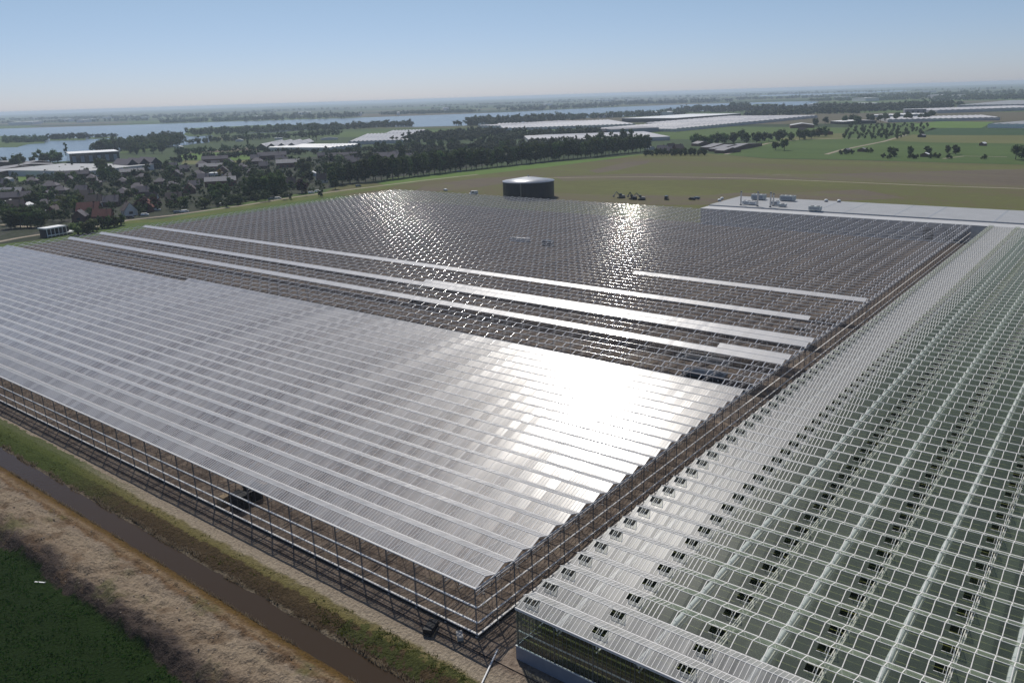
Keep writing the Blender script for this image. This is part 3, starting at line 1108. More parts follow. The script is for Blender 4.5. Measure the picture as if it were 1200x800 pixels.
# ------------------------------------------------------------------ small buildings
def house(wd, dp, hw, hr, wallm, roofm, hip=False, nwin=2):
    r_ = thing('house', 'house', 'house')
    m_ = MB()
    x0, x1, y0, y1 = -wd / 2, wd / 2, -dp / 2, dp / 2
    m_.box(x0, x1, y0, y1, 0, hw)
    if not hip:
        m_.add([(x0 + .01, y0, hw), (x0 + .01, y1, hw), (x0 + .01, 0, hw + hr - .1)], [(0, 2, 1)])
        m_.add([(x1 - .01, y0, hw), (x1 - .01, y1, hw), (x1 - .01, 0, hw + hr - .1)], [(0, 1, 2)])
    m_.build('wall', wallm, r_)
    m_ = MB()
    ov = .45
    hip_in = dp * .45 if hip else -.3
    zl = hw - .15
    A_, B_, C_, D_ = (x0 - ov, y0 - ov, zl), (x1 + ov, y0 - ov, zl), (x1 + ov, y1 + ov, zl), (x0 - ov, y1 + ov, zl)
    E_, F_ = (x0 + hip_in, 0, hw + hr), (x1 - hip_in, 0, hw + hr)
    for dz in (0, .22):
        up = lambda p: (p[0], p[1], p[2] + dz)
        m_.add([up(p) for p in (A_, B_, C_, D_, E_, F_)], [(0, 1, 5, 4), (2, 3, 4, 5)] + ([(1, 2, 5), (3, 0, 4)] if hip else []))
    ra = m_.build('roof', roofm, r_)
    m_ = MB()
    m_.box(wd * .22, wd * .22 + .8, -.4, .4, hw + hr * .6, hw + hr + .9)
    m_.build('chimney', M['brick'], ra)
    for i in range(nwin):
        xx_ = x0 + wd * (i + .5) / nwin
        for sy, yy_ in ((-1, y0), (1, y1)):
            m_ = MB()
            m_.box(xx_ - .7, xx_ + .7, min(yy_ + sy * .03, yy_ - sy * .01), max(yy_ + sy * .03, yy_ - sy * .01), .9, min(2.3, hw - .4))
            m_.build('window', M['darkglass'], r_)
    m_ = MB()
    m_.box(x0 - .03, x0 + .01, -1.1, 1.1, hw * .35, hw * .35 + 1.5)
    m_.build('window', M['darkglass'], r_)
    m_ = MB()
    m_.box(x1 - .01, x1 + .04, -.5, .5, 0, 2.1)
    m_.build('door', M['darkglass'], r_)
    return r_


H = {}
H['a'] = house(10, 8.5, 3.4, 4.2, M['brick'], M['tilegrey'])
H['b'] = house(11, 9, 3.2, 4.6, M['brickr'], M['tilebrown'])
H['c'] = house(12, 10, 3.4, 3.6, M['brick'], M['tilegrey'], True)
H['d'] = house(34, 9, 5.2, 4.0, M['brick'], M['tilegrey'], False, 7)
H['e'] = house(28, 10, 5.0, 3.6, M['brickr'], M['tilepale'], False, 6)
H['f'] = house(13, 9, 3.0, 4.8, M['brickr'], M['tilered'])
H['g'] = house(9, 7.5, 3.0, 4.8, M['render'], M['tilebrown'])
VL = {'a': 'brown brick village house with grey pitched roof', 'b': 'red brick village house with dark brown pitched roof', 'c': 'brown brick village house with grey hipped roof',
      'd': 'brick terrace of houses under one grey tiled roof', 'e': 'brick terrace of houses under one pale roof', 'f': 'red brick village house with red tiled roof', 'g': 'pale village house with brown roof'}
placed = []


def free(x_, y_, r_):
    for a, b, c3 in placed:
        if (a - x_) ** 2 + (b - y_) ** 2 < (r_ + c3) ** 2:
            return False
    placed.append((x_, y_, r_))
    return True


def put_house(k_, px, py, rz, where, group, force=False, scale=1.0):
    x_, y_, _ = at(px, py)
    rad = (18 if k_ in 'de' else 7.5) * scale
    if not free(x_, y_, rad) and not force:
        return
    dup(H[k_], (x_, y_, 0), rz, VL[k_] + ' ' + where, group, (scale, scale, scale))


# singled-out houses
put_house('g', 152, 252, R(76), 'with white gable facing the verge', 'village houses along the track', True, 1.1)
H['copper'] = None
BASE = R(-38)
rows = [(257, 84, 148, 4, 'abfb'), (249, 60, 140, 6, 'babf'), (249, 166, 196, 2, 'fb'), (240, 6, 210, 11, 'bacag'), (231, 0, 250, 11, 'dcaeb'), (224, -10, 270, 11, 'ecdca'), (217, 2, 300, 12, 'cdcea'), (211, -8, 330, 13, 'acdac'),
        (205.5, 70, 345, 12, 'dcae'), (200.5, 190, 350, 9, 'adca'), (196, 240, 400, 9, 'dada')]
wh = ['in the front row by the track', 'in the front row by the track', 'in the front row by the track', 'in the near rows of the village', 'in the middle of the village', 'in the middle of the village', 'in the middle of the village', 'in the back rows of the village',
      'in the back rows of the village', 'by the lakeside meadow', 'by the lakeside meadow']
for (py, xa, xb, n_, kinds), w_ in zip(rows, wh):
    for i in range(n_):
        px = xa + (xb - xa) * (i + rng.uniform(.2, .8)) / n_
        pyy = py - .05 * (px - 150) + rng.uniform(-1.2, 1.2)
        k_ = kinds[i % len(kinds)]
        rz = BASE + (R(90) if rng.random() < .3 and k_ not in 'de' else 0) + R(rng.uniform(-6, 6))
        put_house(k_, px, pyy, rz, w_, 'village houses ' + w_, False, rng.uniform(.85, 1.1))
for i in range(13):
    px = 402 + i * 6.5 + rng.uniform(-2, 2)
    put_house('daad'[i % 4], px, 188 - .06 * (px - 400) + (i % 3) * 3, BASE + R(rng.uniform(-8, 8)), 'behind the avenue of trees', 'houses behind the avenue')
for px, py, k_ in [(378, 214, 'g'), (340, 219, 'g'), (690, 157.5, 'f'), (678, 157, 'b'), (708, 156.5, 'a'), (775, 178, 'a'), (786, 176, 'g'), (795, 177, 'b'), (782, 180, 'a'), (940, 155.5, 'b'), (520, 189.5, 'a')]:
    put_house(k_, px, py, BASE + R(rng.uniform(-20, 20)), {378: 'behind the copper tree', 340: 'among tall dark trees'}.get(px, 'among the fields and trees far off'), 'scattered far houses', True)
H.pop('copper')
for h_ in H.values():
    discard(h_)


def shed(name, label, cat, pa, pb, depth, hw, hr, wallm, roofm, group=None, z=0, spans=1, front=None):
    """a long building whose near long side runs between two photo points; depth goes away from the camera"""
    a = Vector(at(*pa))
    b = Vector(at(*pb))
    d = b - a
    L = d.length
    d.normalize()
    n2_ = Vector((-d.y, d.x, 0))
    if n2_.dot(a) < 0:
        n2_ = -n2_
    rz = math.atan2(d.y, d.x)
    r_ = thing(name, label, cat, tuple(a), rz, group)
    flip = 1 if Vector((-d.y, d.x, 0)).dot(n2_) > 0 else -1
    m_ = MB()
    y0, y1 = (0, depth) if flip > 0 else (-depth, 0)
    m_.box(0, L, y0, y1, 0, hw)
    sp_ = L / spans
    if hr > 0:
        for i in range(spans):
            for yy_ in (y0 + .05, y1 - .05):
                m_.add([(i * sp_, yy_, hw), ((i + 1) * sp_, yy_, hw), ((i + .5) * sp_, yy_, hw + hr - .05)], [(0, 1, 2)])
    m_.build('wall', wallm, r_)
    m_ = MB()
    if hr > 0:
        for i in range(spans):
            x0_, xm, x1_ = i * sp_, (i + .5) * sp_, (i + 1) * sp_
            m_.quad((x0_, y0 - .3, hw), (xm, y0 - .3, hw + hr), (xm, y1 + .3, hw + hr), (x0_, y1 + .3, hw))
            m_.quad((xm, y0 - .3, hw + hr), (x1_, y0 - .3, hw), (x1_, y1 + .3, hw), (xm, y1 + .3, hw + hr))
    else:
        m_.box(-.3, L + .3, y0 - .3, y1 + .3, hw, hw + .5)
    m_.build('roof', roofm, r_)
    yf = y0 if flip > 0 else y1
    m_ = MB()
    nn = max(1, int(L / 9))
    for i in range(nn):
        xx_ = L * (i + .5) / nn
        m_.box(xx_ - min(2.2, L / nn * .3), xx_ + min(2.2, L / nn * .3), min(yf - flip * .06, yf + flip * .02), max(yf - flip * .06, yf + flip * .02), hw * .15, hw * .75)
    if front is not None:
        m_.build('windows' if front == 'darkglass' else 'doors', M[front], r_)
    return r_


# white roofed pavilion beside the road at the left end of the frame
pv = thing('pavilion', 'white flat-roofed pavilion with dark glazed front at the frame end', 'pavilion', at(57, 279), 0)
pa, pb = Vector(at(57, 279)), Vector(at(86, 274))
d_ = (pb - pa)
Lp = d_.length
pv.rotation_euler = (0, 0, math.atan2(d_.y, d_.x))
sgn = 1
if Vector((-d_.y, d_.x, 0)).dot(pa) < 0:
    sgn = -1
Yp = lambda v_: v_ * sgn


def pbox(m_, x0, x1, y0, y1, z0, z1):
    ya, yb = sorted((Yp(y0), Yp(y1)))
    m_.box(x0, x1, ya, yb, z0, z1)


mb = MB()
pbox(mb, .5, Lp - .5, 2.5, 8, 0, 4.6)
mb.build('wall', M['dark'], pv)
mb = MB()
pbox(mb, 0, Lp * .82, 1.0, 8.5, 4.6, 5.3)
mb.build('roof', M['white'], pv)
mb = MB()
pbox(mb, Lp * .86, Lp + 1.5, 0, 8.5, 1.2, 1.7)
pbox(mb, 0, Lp + 1.5, -.6, .6, 1.0, 1.5)
mb.build('terrace', M['white'], pv)
mb = MB()
for i in range(6):
    pbox(mb, .4 + i * Lp * .155, .7 + i * Lp * .155, 1.2, 1.5, 0, 4.6)
mb.build('columns', M['white'], pv)

# large sheds and greenhouses around the lake and beyond
shed('sports_hall', 'dark glazed hall with white flat roof by the lake', 'hall', (83, 192.5), (141, 189), 60, 13, 0, M['darkglass'], M['white'], None, 0, 1, 'plinth')
shed('warehouse', 'large pale grey flat-roofed warehouse behind the village', 'warehouse', (104, 208), (181, 199), 150, 6, 0, M['render'], M['offwhite'])
shed('warehouse', 'low pale warehouse wing left of the large grey one', 'warehouse', (68, 205), (96, 202), 90, 5, 0, M['render'], M['tilepale'])
for i, (xa, ya, xb, yb, dp) in enumerate([(-20, 210, 44, 203, 30), (0, 203.5, 46, 199, 26), (10, 200.0, 64, 196.5, 24), (46, 203.5, 66, 200.5, 30), (-30, 197, 30, 194, 24), (32, 195.5, 60, 193.5, 20)]):
    shed('storage_shed', ['long mauve-roofed shed nearest the village on the left', 'mauve-roofed shed behind the nearest long one', 'mauve-roofed shed in the middle of the lakeside sheds', 'short mauve-roofed shed beside the pale warehouse wing',
                          'mauve-roofed shed closest to the lake at the far left', 'short mauve-roofed shed below the dark lakeside trees'][i], 'shed', (xa, ya), (xb, yb), dp, 4.5, 2.0, M['brick'], M['tilepale'], 'mauve lakeside sheds')
shed('gabled_barn', 'row of three dark gabled barns beside the pale warehouse', 'barn', (150, 201), (191, 197.5), 40, 7, 6, M['dark'], M['tilegrey'], None, 0, 3)
shed('white_greenhouse', 'white greenhouse with sawtooth gables beyond the meadow', 'greenhouse', (301, 176.5), (348, 175.0), 130, 5, 5, M['darkglass'], M['glassF'], None, 0, 4)
shed('white_greenhouse', 'bright flat white greenhouse right of the sawtooth one', 'greenhouse', (366, 176.5), (396, 176), 70, 5, 1.2, M['glassF'], M['white'], None, 0, 8)
shed('white_greenhouse', 'white greenhouse block left of the pinkish greenhouses', 'greenhouse', (388, 177), (424, 173), 120, 5, 1.2, M['glassF'], M['white'], None, 0, 8)
shed('white_greenhouse', 'wide pinkish white greenhouse block behind the village', 'greenhouse', (408, 170), (478, 167.6), 300, 5, 1.4, M['glassF'], M['glassF'], None, 0, 14)
shed('white_greenhouse', 'upper pinkish white greenhouse block near the wooded shore', 'greenhouse', (450, 160), (493, 158.6), 160, 5, 1.4, M['glassF'], M['glassF'], None, 0, 10)
shed('white_greenhouse', 'widest white greenhouse block beyond the avenue trees', 'greenhouse', (590, 153.5), (745, 148.4), 330, 5, 1.5, M['glassF'], M['glassF'], None, 0, 30)
shed('white_greenhouse', 'narrow white greenhouse left of the widest block', 'greenhouse', (560, 150), (592, 150.5), 260, 5, 1.5, M['glassF'], M['glassF'], None, 0, 8)
shed('white_greenhouse', 'pale greenhouse showing between the avenue tree tops', 'greenhouse', (622, 170), (785, 164.6), 190, 5, 0, M['glassF'], M['glassF'], None, 0, 24)
shed('dark_hall', 'dark blue flat-roofed hall in front of the widest greenhouse', 'hall', (717, 157), (772, 154.5), 60, 7, 0, M['plinth'], M['tilepale'])
shed('white_hall', 'pair-gabled small white hall on the wooded shore', 'hall', (702, 138.5), (718, 138), 60, 9, 3, M['render'], M['white'], None, 0, 2)
shed('white_hall', 'small white hall at the tip of the dark wood', 'hall', (776, 135.5), (800, 134), 90, 9, 0, M['render'], M['white'])
shed('white_hall', 'long dark-sided hall with bright white roof', 'hall', (790, 143.5), (868, 137.5), 150, 9, 0, M['dark'], M['white'])
shed('white_greenhouse', 'pale greenhouse band sweeping behind the dark tree belt', 'greenhouse', (792, 154.5), (868, 147), 170, 5, 1.4, M['glassF'], M['glassF'], None, 0, 16)
shed('white_greenhouse', 'far pale greenhouse band towards the grey horizon', 'greenhouse', (868, 147), (958, 138), 220, 5, 1.4, M['glassF'], M['glassF'], None, 0, 16)
for i, (xa, ya, xb, yb) in enumerate([(818, 171.5, 832, 170.5), (832, 176, 862, 171.5), (842, 178, 878, 172.8), (858, 177.5, 893, 171), (848, 180, 868, 178)]):
    shed('livestock_barn', ['small mauve barn at the left of the barn group', 'long mauve barn behind the others', 'long mauve barn in the middle of the group', 'long mauve barn at the right of the group', 'short mauve barn nearest the field'][i], 'barn',
         (xa, ya), (xb, yb), 13, 3.2, 2.6, M['brick'], M['tilepale'], 'mauve barns by the track', 0, 1)
shed('farm_building', 'low farm building with pinkish white roof among trees', 'farm', (926, 150.5), (954, 150), 40, 5, 3, M['brickr'], M['fascia'])
shed('farm_building', 'farm building with red tiled roof below the pinkish one', 'farm', (955, 158.5), (976, 158), 24, 4, 4, M['brickr'], M['tilered'])
shed('farm_building', 'long white-roofed farm shed left of the orchard', 'farm', (988, 146), (1027, 144.5), 45, 5, 1.5, M['dark'], M['white'])
shed('glass_nursery', 'grey glass nursery in front of the white office block', 'greenhouse', (1040, 143.5), (1172, 141), 130, 5, 1.2, M['glassF'], M['glassF'], None, 0, 20)
shed('office_block', 'grey office block with pale front above the nursery', 'office', (1060, 134.8), (1085, 134.3), 40, 12, 0, M['tilepale'], M['fascia'], None, 0, 1, 'darkglass')
shed('glass_nursery', 'low bright nursery strip left of the office block', 'greenhouse', (1040, 138), (1088, 136), 50, 5, 1, M['glassF'], M['white'], None, 0, 8)
shed('glass_nursery', 'pale long nursery at the right edge, middle one', 'greenhouse', (1098, 133), (1240, 128.5), 160, 7, 1.2, M['glassF'], M['glassF'], None, 0, 20)
shed('glass_nursery', 'huge far grey nursery at the right edge', 'greenhouse', (1121, 127), (1250, 125.5), 520, 8, 1.2, M['glassF'], M['offwhite'], None, 0, 20)
shed('glass_nursery', 'nearest nursery at the right edge with bright white front', 'greenhouse', (1157, 150), (1260, 151.5), 200, 6, 1.0, M['white'], M['offwhite'], None, 0, 10)
for px, py, w_ in [(1014, 119, 16), (1024, 126.5, 8), (1102, 115, 18), (1160, 115, 8), (1130, 115.5, 10), (700, 119, 20), (965, 127.5, 14), (90, 144, 9), (70, 143, 10), (10, 147, 28), (35, 145.5, 6), (103, 142.5, 5), (305, 140.5, 10), (298, 139.8, 6), (345, 135, 18), (418, 136, 5), (465, 135.5, 3), (640, 124, 8), (870, 115.5, 7), (860, 112.6, 14),
                   (955, 114.5, 12), (740, 119.5, 6), (150, 138.5, 6), (250, 134, 7), (520, 129, 6), (990, 116.5, 6), (1060, 112, 9), (1090, 108.5, 7), (1020, 112, 8), (985, 107.5, 9), (930, 110.5, 8), (35, 140.5, 7), (120, 139.8, 6), (165, 139.5, 5)]:
    shed('far_hall', 'small pale hall on the hazy plain beyond the lake', 'hall', (px, py), (px + w_, py - w_ * .033), 120, 14, 0, M['render'], M['white'], 'pale halls on the hazy plain')
for px, py, w_, lab in [(276, 166.2, 9, 'small white house roof left of the poplar by the lake'), (283, 162.5, 8, 'white gabled boathouse above the poplar foot'), (322, 164, 9, 'white flat roof just behind the sawtooth greenhouse'), (370, 158.5, 16, 'pale long roof right of the tall poplars'), (376, 164.5, 20, 'grey low roof below the pale long one'),
                        (205, 174.5, 9, 'white roof left of the lakeside meadow'), (245, 207, 14, 'flat white roof in front of the golden tree'), (104, 239, 12, 'flat pale shed roof beside the yellow-green trees'), (118, 243, 12, 'flat dark-edged shed roof behind the gabled house'), (48, 254, 20, 'pale flat garden shed roofs left of the pavilion'), (24, 246, 10, 'small white canopy in a village garden'),
                        (0, 243, 14, 'white garden shed at the far left edge'), (70, 205, 10, 'bright white flat roof beside the dark barn roof'), (0, 214, 12, 'pale blue shed roof at the far left edge'), (42, 208, 18, 'pale tent-like roof beside the small green'), (160, 236, 7, 'little white flat roof by the brown roofs'), (362, 207, 8, 'white dormer house right of the copper tree'),
                        (370, 211, 12, 'pale bungalow roof right of the copper tree'), (520, 187.5, 8, 'white roofed cabin behind the avenue trees'), (524, 160, 8, 'white roofed house between dark shore trees'), (760, 176, 8, 'white van-like cabin by the end of the avenue')]:
    shed('outbuilding', lab, 'outbuilding', (px, py), (px + w_, py - w_ * .04), 9, 3, 0 if 'flat' in lab else 1.8, M['render'], M['white'] if 'white' in lab else M['tilepale'])
for px, py, w_, lab in [(1004.5, 178, 10, 'brown-roofed field shed beside the curving track'), (1075, 161, 7, 'small dark shed below the orchard corner'), (1147, 171, 6, 'small white-roofed shed alone in the green field'), (1078, 184, 10, 'white-roofed shed inside a low hedge'), (988, 178.5, 5, 'dark little shed left of the brown-roofed one')]:
    shed('field_shed', lab, 'shed', (px, py), (px + w_, py + .2), 6, 2.6, 1.6, M['dark'] if 'dark' in lab else M['brick'], M['white'] if 'white' in lab else M['tilepale'])


# ------------------------------------------------------------------ trees
def ico():
    t_ = (1 + 5 ** .5) / 2
    v_ = [Vector(p).normalized() for p in [(-1, t_, 0), (1, t_, 0), (-1, -t_, 0), (1, -t_, 0), (0, -1, t_), (0, 1, t_), (0, -1, -t_), (0, 1, -t_), (t_, 0, -1), (t_, 0, 1), (-t_, 0, -1), (-t_, 0, 1)]]
    f_ = [(0, 11, 5), (0, 5, 1), (0, 1, 7), (0, 7, 10), (0, 10, 11), (1, 5, 9), (5, 11, 4), (11, 10, 2), (10, 7, 6), (7, 1, 8), (3, 9, 4), (3, 4, 2), (3, 2, 6), (3, 6, 8), (3, 8, 9), (4, 9, 5), (2, 4, 11), (6, 2, 10), (8, 6, 7), (9, 8, 1)]
    return v_, f_


ICO = ico()


def crown(mb, cx, cy, z0, z1, r, n_clump, n_leaf, size, g, core=True):
    """leaf clumps spread through an uneven crown volume"""
    zc, hz = (z0 + z1) / 2, (z1 - z0) / 2
    for i in range(n_clump):
        d_ = Vector((g.gauss(0, 1), g.gauss(0, 1), g.gauss(0, 1))).normalized()
        rr = g.uniform(.45, .85)
        c0 = Vector((cx + d_.x * r * rr, cy + d_.y * r * rr, zc + d_.z * hz * rr))
        cr = r * g.uniform(.28, .48)
        if core:
            mb.add([tuple(c0 + Vector((p.x * cr * .75, p.y * cr * .75, p.z * cr * .65)) * g.uniform(.8, 1.15)) for p in ICO[0]], ICO[1])
        for j in range(n_leaf):
            e_ = Vector((g.gauss(0, 1), g.gauss(0, 1), g.gauss(0, .9))).normalized() * cr * g.uniform(.6, 1.15)
            p = c0 + e_
            a_ = Vector((g.gauss(0, 1), g.gauss(0, 1), g.gauss(0, 1))).normalized()
            b_ = a_.orthogonal().normalized()
            s_ = size * g.uniform(.6, 1.3)
            mb.add([tuple(p + a_ * s_), tuple(p + b_ * s_ * .7), tuple(p - a_ * s_), tuple(p - b_ * s_ * .7)], [(0, 1, 2, 3)])


def tree_proto(h, r, mat, seed, z0=.18, nc=16, nl=26, size=.55):
    g = random.Random(seed)
    r_ = thing('tree', 'tree', 'tree')
    m_ = MB()
    crown(m_, 0, 0, h * z0, h, r, nc, nl, size, g)
    m_.build('crown', mat, r_)
    m_ = MB()
    m_.tube((0, 0, -.2), (.1, 0, h * .45), .35, 7, 0, .2)
    m_.tube((.1, 0, h * .42), (.2, .2, h * .75), .2, 6, 0, .08)
    for i in range(4):
        a_ = i * 1.6 + g.random()
        m_.tube((.05, 0, h * (.25 + .06 * i)), (math.cos(a_) * r * .6, math.sin(a_) * r * .6, h * (.5 + .07 * i)), .14, 5, 0, .05)
    m_.build('trunk', M['bark'], r_)
    return r_


T = {}
for key, mat in (('dark', 'leafdark'), ('mid', 'leafmid'), ('pale', 'leafpale'), ('yel', 'leafyellow')):
    T[key] = [tree_proto(11, 4.6, M[mat], 5 + i * 7 + len(key), .06, 20, 26, .55) for i in range(3)]
T['tall'] = [tree_proto(19, 5.2, M['leafdark'], 91 + i, .04, 34, 24, .6) for i in range(2)] + [tree_proto(18, 5.0, M['leafmid'], 95 + i, .04, 34, 24, .6) for i in range(2)]
T['poplar'] = [tree_proto(20, 2.4, M['leafdark'], 81 + i, .08, 22, 22, .5) for i in range(2)]
T['copper'] = [tree_proto(12, 5.6, M['leafcopper'], 77, .06, 22, 26, .55)]
T['gold'] = [tree_proto(9, 3.4, M['leafgold'], 78, .1, 16, 24, .5)]
T['bush'] = [tree_proto(4.5, 2.6, M['leafdark'], 61, .02, 12, 20, .4), tree_proto(4.5, 2.8, M['leafpale'], 62, .02, 12, 20, .4)]


PLANTS = []


def plant(k_, px, py, label, group=None, sc=1.0, i=None, loc=None):
    x_, y_, _ = loc or at(px, py)
    src = T[k_][i if i is not None else rng.randrange(len(T[k_]))]
    s_ = sc * rng.uniform(.9, 1.1)
    PLANTS.append((src, (x_, y_, 0), rng.uniform(0, 6.28), label, group, (s_, s_ * rng.uniform(.9, 1.1), sc * rng.uniform(.92, 1.08))))


# avenue
path = [(392, 216), (440, 212.5), (490, 206), (540, 200), (600, 193.5), (650, 188), (700, 183), (762, 176.5)]
pts = [Vector(at(*p)) for p in path]
tot = 0
acc = []
for a, b in zip(pts, pts[1:]):
    L = (b - a).length
    s_ = 0
    while s_ < L:
        acc.append(a + (b - a) * s_ / L)
        s_ += 7.0
for i, p in enumerate(acc):
    d_ = rng.uniform(-2.0, 2.0)
    plant('tall', 0, 0, 'tall dark roadside tree in the long avenue beside the rough field', 'avenue trees beside the rough field', rng.uniform(.95, 1.3), None, (p.x + d_, p.y + d_, 0))
# second, looser row behind
for i in range(34):
    px = 470 + i * 8.4 + rng.uniform(-3, 3)
    py = 194 - .105 * (px - 470) + rng.uniform(-2, 3)
    plant(rng.choice(['tall', 'dark', 'mid']), px, py, 'dark broadleaf tree in the belt behind the avenue', 'tree belt behind the avenue', rng.uniform(.85, 1.15))
# big dark trees at the village edge
for px, py, k_, s_ in [(258, 236, 'tall', .82), (266, 234, 'tall', .7), (292, 233, 'tall', 1.0), (300, 232, 'tall', 1.05), (312, 231, 'tall', 1.0), (322, 230, 'tall', 1.1), (333, 229, 'tall', .98), (306, 229, 'tall', 1.1), (318, 227, 'tall', 1.05), (328, 226, 'tall', 1.1), (390, 218, 'tall', .95), (400, 217, 'tall', 1.0), (410, 215, 'tall', .95), (384, 209, 'tall', .8), (418, 214, 'tall', .85)]:
    plant(k_, px, py, 'tall dark tree in the dense clump at the village edge', 'dense tree clump at the village edge', s_)
plant('copper', 355, 226.5, 'copper-red round tree at the village edge', None, 1.0)
plant('copper', 168, 249, 'copper-red broad tree right of the white-gabled house', None, .95)
plant('copper', 183, 246, 'dark red tree at the right end of the front houses', None, .8)
plant('gold', 258, 208, 'golden yellow tree in the village', None, 1.0)
plant('pale', 358, 206, 'largest pale green willow behind the copper tree', None, 1.7)
plant('pale', 434, 194, 'pale green round tree above the avenue', None, 1.5)
plant('pale', 398, 195, 'pale green tree left of the round one above the avenue', None, 1.2)
plant('bush', 279, 239.5, 'round green bush beside the tall clump', None, 1.7, 1)
plant('bush', 216, 243, 'pale round bush by the village road bend', None, 1.7, 1)
plant('bush', 240, 244, 'pale round bush nearest the verge', None, 1.6, 1)
for px, py, lab in [(92, 275, 'pale green bush right of the white pavilion'), (101, 274, 'pale bush second from the white pavilion'), (109, 272, 'pale bush at the frame corner')]:
    plant('bush', px, py, lab, None, 1.7, 1)
for px, py in [(120, 268), (127, 267), (134, 266), (142, 264)]:
    plant('bush', px, py, 'dark bush in the row at the end of the frame', 'dark bushes at the frame end', 1.5, 0)
for i in range(14):
    px, py = 12 + (i % 7) * 6.2 + rng.uniform(-2, 2), 263 + (i // 7) * 5 - (i % 7) * .4
    plant('dark', px, py, 'dark tree in the thick clump left of the pavilion', 'thick dark clump left of the pavilion', .95)
for px, py in [(66, 250), (75, 246), (84, 243), (93, 240), (70, 243), (88, 248)]:
    plant('yel', px, py, 'yellow-green tree in the sunny garden group', 'yellow-green garden trees', .8)
for px, py in [(35, 243), (42, 241), (48, 240), (54, 241), (60, 238), (38, 236), (46, 234), (54, 233), (4, 238), (10, 236), (16, 235)]:
    plant('dark', px, py, 'dark round tree among gardens on the left', 'dark garden trees on the left', .95)
for px, py, s_ in [(120, 213, 1.5), (124, 211, 1.2), (72, 213, 1.0), (90, 215, .9), (86, 213, 1.0), (120, 203, 1.6), (126, 206, 1.2), (196, 205, 1.4), (202, 208, 1.1)]:
    plant('mid', px, py, 'mid green tree beside the warehouse roofs', 'mid green trees by the warehouses', s_)
n_ = 0
while n_ < 78:
    px = rng.uniform(0, 400)
    py = rng.uniform(196, 253) - .05 * (px - 150)
    if py < 196 - .03 * px + 6 or py > 262 - .11 * px + 4:
        continue
    x_, y_, _ = at(px, py)
    if not free(x_, y_, 4.0):
        if rng.random() < .9:
            continue
    plant(rng.choice(['dark', 'dark', 'dark', 'mid']), px, py, 'garden tree standing between the village houses', 'garden trees between the village houses', rng.uniform(.6, 1.05))
    n_ += 1
for px, py, s_ in [(4, 194, .9), (20, 196, 1.3), (25, 194, 1.2), (38, 191.5, .7), (48, 192, 1.3), (52, 192, 1.1), (62, 191, 1.3), (68, 191, 1.2), (116, 179.5, 1.6), (121, 179, 1.5), (129, 178.5, 1.6), (134, 178, 1.5), (153, 180, 1.2), (160, 181, 1.2), (170, 180, 1.1), (180, 180, 1.2), (190, 180, 1.1)]:
    plant('mid', px, py, 'lakeside tree standing at the near shore', 'lakeside trees on the near shore', s_ * 1.25)
plant('poplar', 79, 186, 'dark pointed tree at the lakeshore', None, 1.35)
plant('poplar', 291, 173, 'dark poplar left of the sawtooth greenhouse', None, 1.35)
for i, px in enumerate((363, 367, 371)):
    plant('poplar', px, 165 - i * .2, ['left poplar of the three at the wood edge', 'middle poplar of the three at the wood edge', 'right poplar of the three at the wood edge'][i], 'three poplars at the wood edge', 1.5)
# trees around the fields on the right
for px, py, s_ in [(909, 176, 1.0), (919, 176.5, 1.2), (1043, 183, .9), (1048, 184, .8), (1066, 182, .9), (1087, 181.5, .9), (1110, 180, .8), (1120, 181, .9), (1197, 185, 1.2), (1190, 187, 1.3), (1203, 188, 1.5), (1080, 160, .7)]:
    plant('dark', px, py, 'lone dark tree standing in the green fields', 'lone trees in the green fields', s_)
for px, py in [(985, 181), (992, 181), (998, 180.5), (1066, 185.5), (1070, 186), (1074, 186), (1090, 185.5), (1096, 185), (1100, 185.5), (1015, 178.5), (1020, 179), (1035, 185), (1042, 186), (1112, 186), (1153, 186.5)]:
    plant('bush', px, py, 'low dark bush at a field edge', 'low dark field bushes', 1.0, 0)
for j in range(9):
    for i in range(13):
        px = 996 + i * 7.4 + rng.uniform(-3.5, 3.5) - j * .8
        py = 147.5 + j * 1.9 + rng.uniform(-1, 1)
        if px > 1098 - j * 5.0 or px > 1090:
            continue
        plant('mid', px, py, 'small orchard tree planted in rows beside the green field', 'orchard trees', rng.uniform(.38, .62))
for i in range(30):
    px = 815 + i * 5.2 + rng.uniform(-3, 3)
    plant(rng.choice(['dark', 'mid']), px, 171 - .055 * (px - 815) * (1 if px < 900 else 1.05) + rng.uniform(-3, 1), 'dark tree in belt behind the mauve barns', 'tree belt behind the mauve barns', rng.uniform(1.0, 1.4))
for i in range(26):
    px = 758 + (i % 13) * 5.6 + rng.uniform(-2, 2)
    plant('dark', px, 181.5 + (i // 13) * 1.6 - (px - 758) * .01, 'dark shrub in the thick hedge at the rough field end', 'hedge shrubs at the rough field end', rng.uniform(.5, .75))
for i in range(28):
    px = 955 + rng.uniform(0, 140)
    plant('dark', px, 146.5 - .06 * (px - 955) + rng.uniform(-2, 2), 'dark tree in the belt behind the farm roofs', 'tree belt behind the farm roofs', rng.uniform(1.1, 1.5))
for i in range(40):
    px = 395 + rng.uniform(0, 210)
    py = 184 - .09 * (px - 395) + rng.uniform(-5, 4)
    plant('dark', px, py, 'dark tree in the wood between the avenue and greenhouses', 'trees between the avenue and greenhouses', rng.uniform(.8, 1.2))
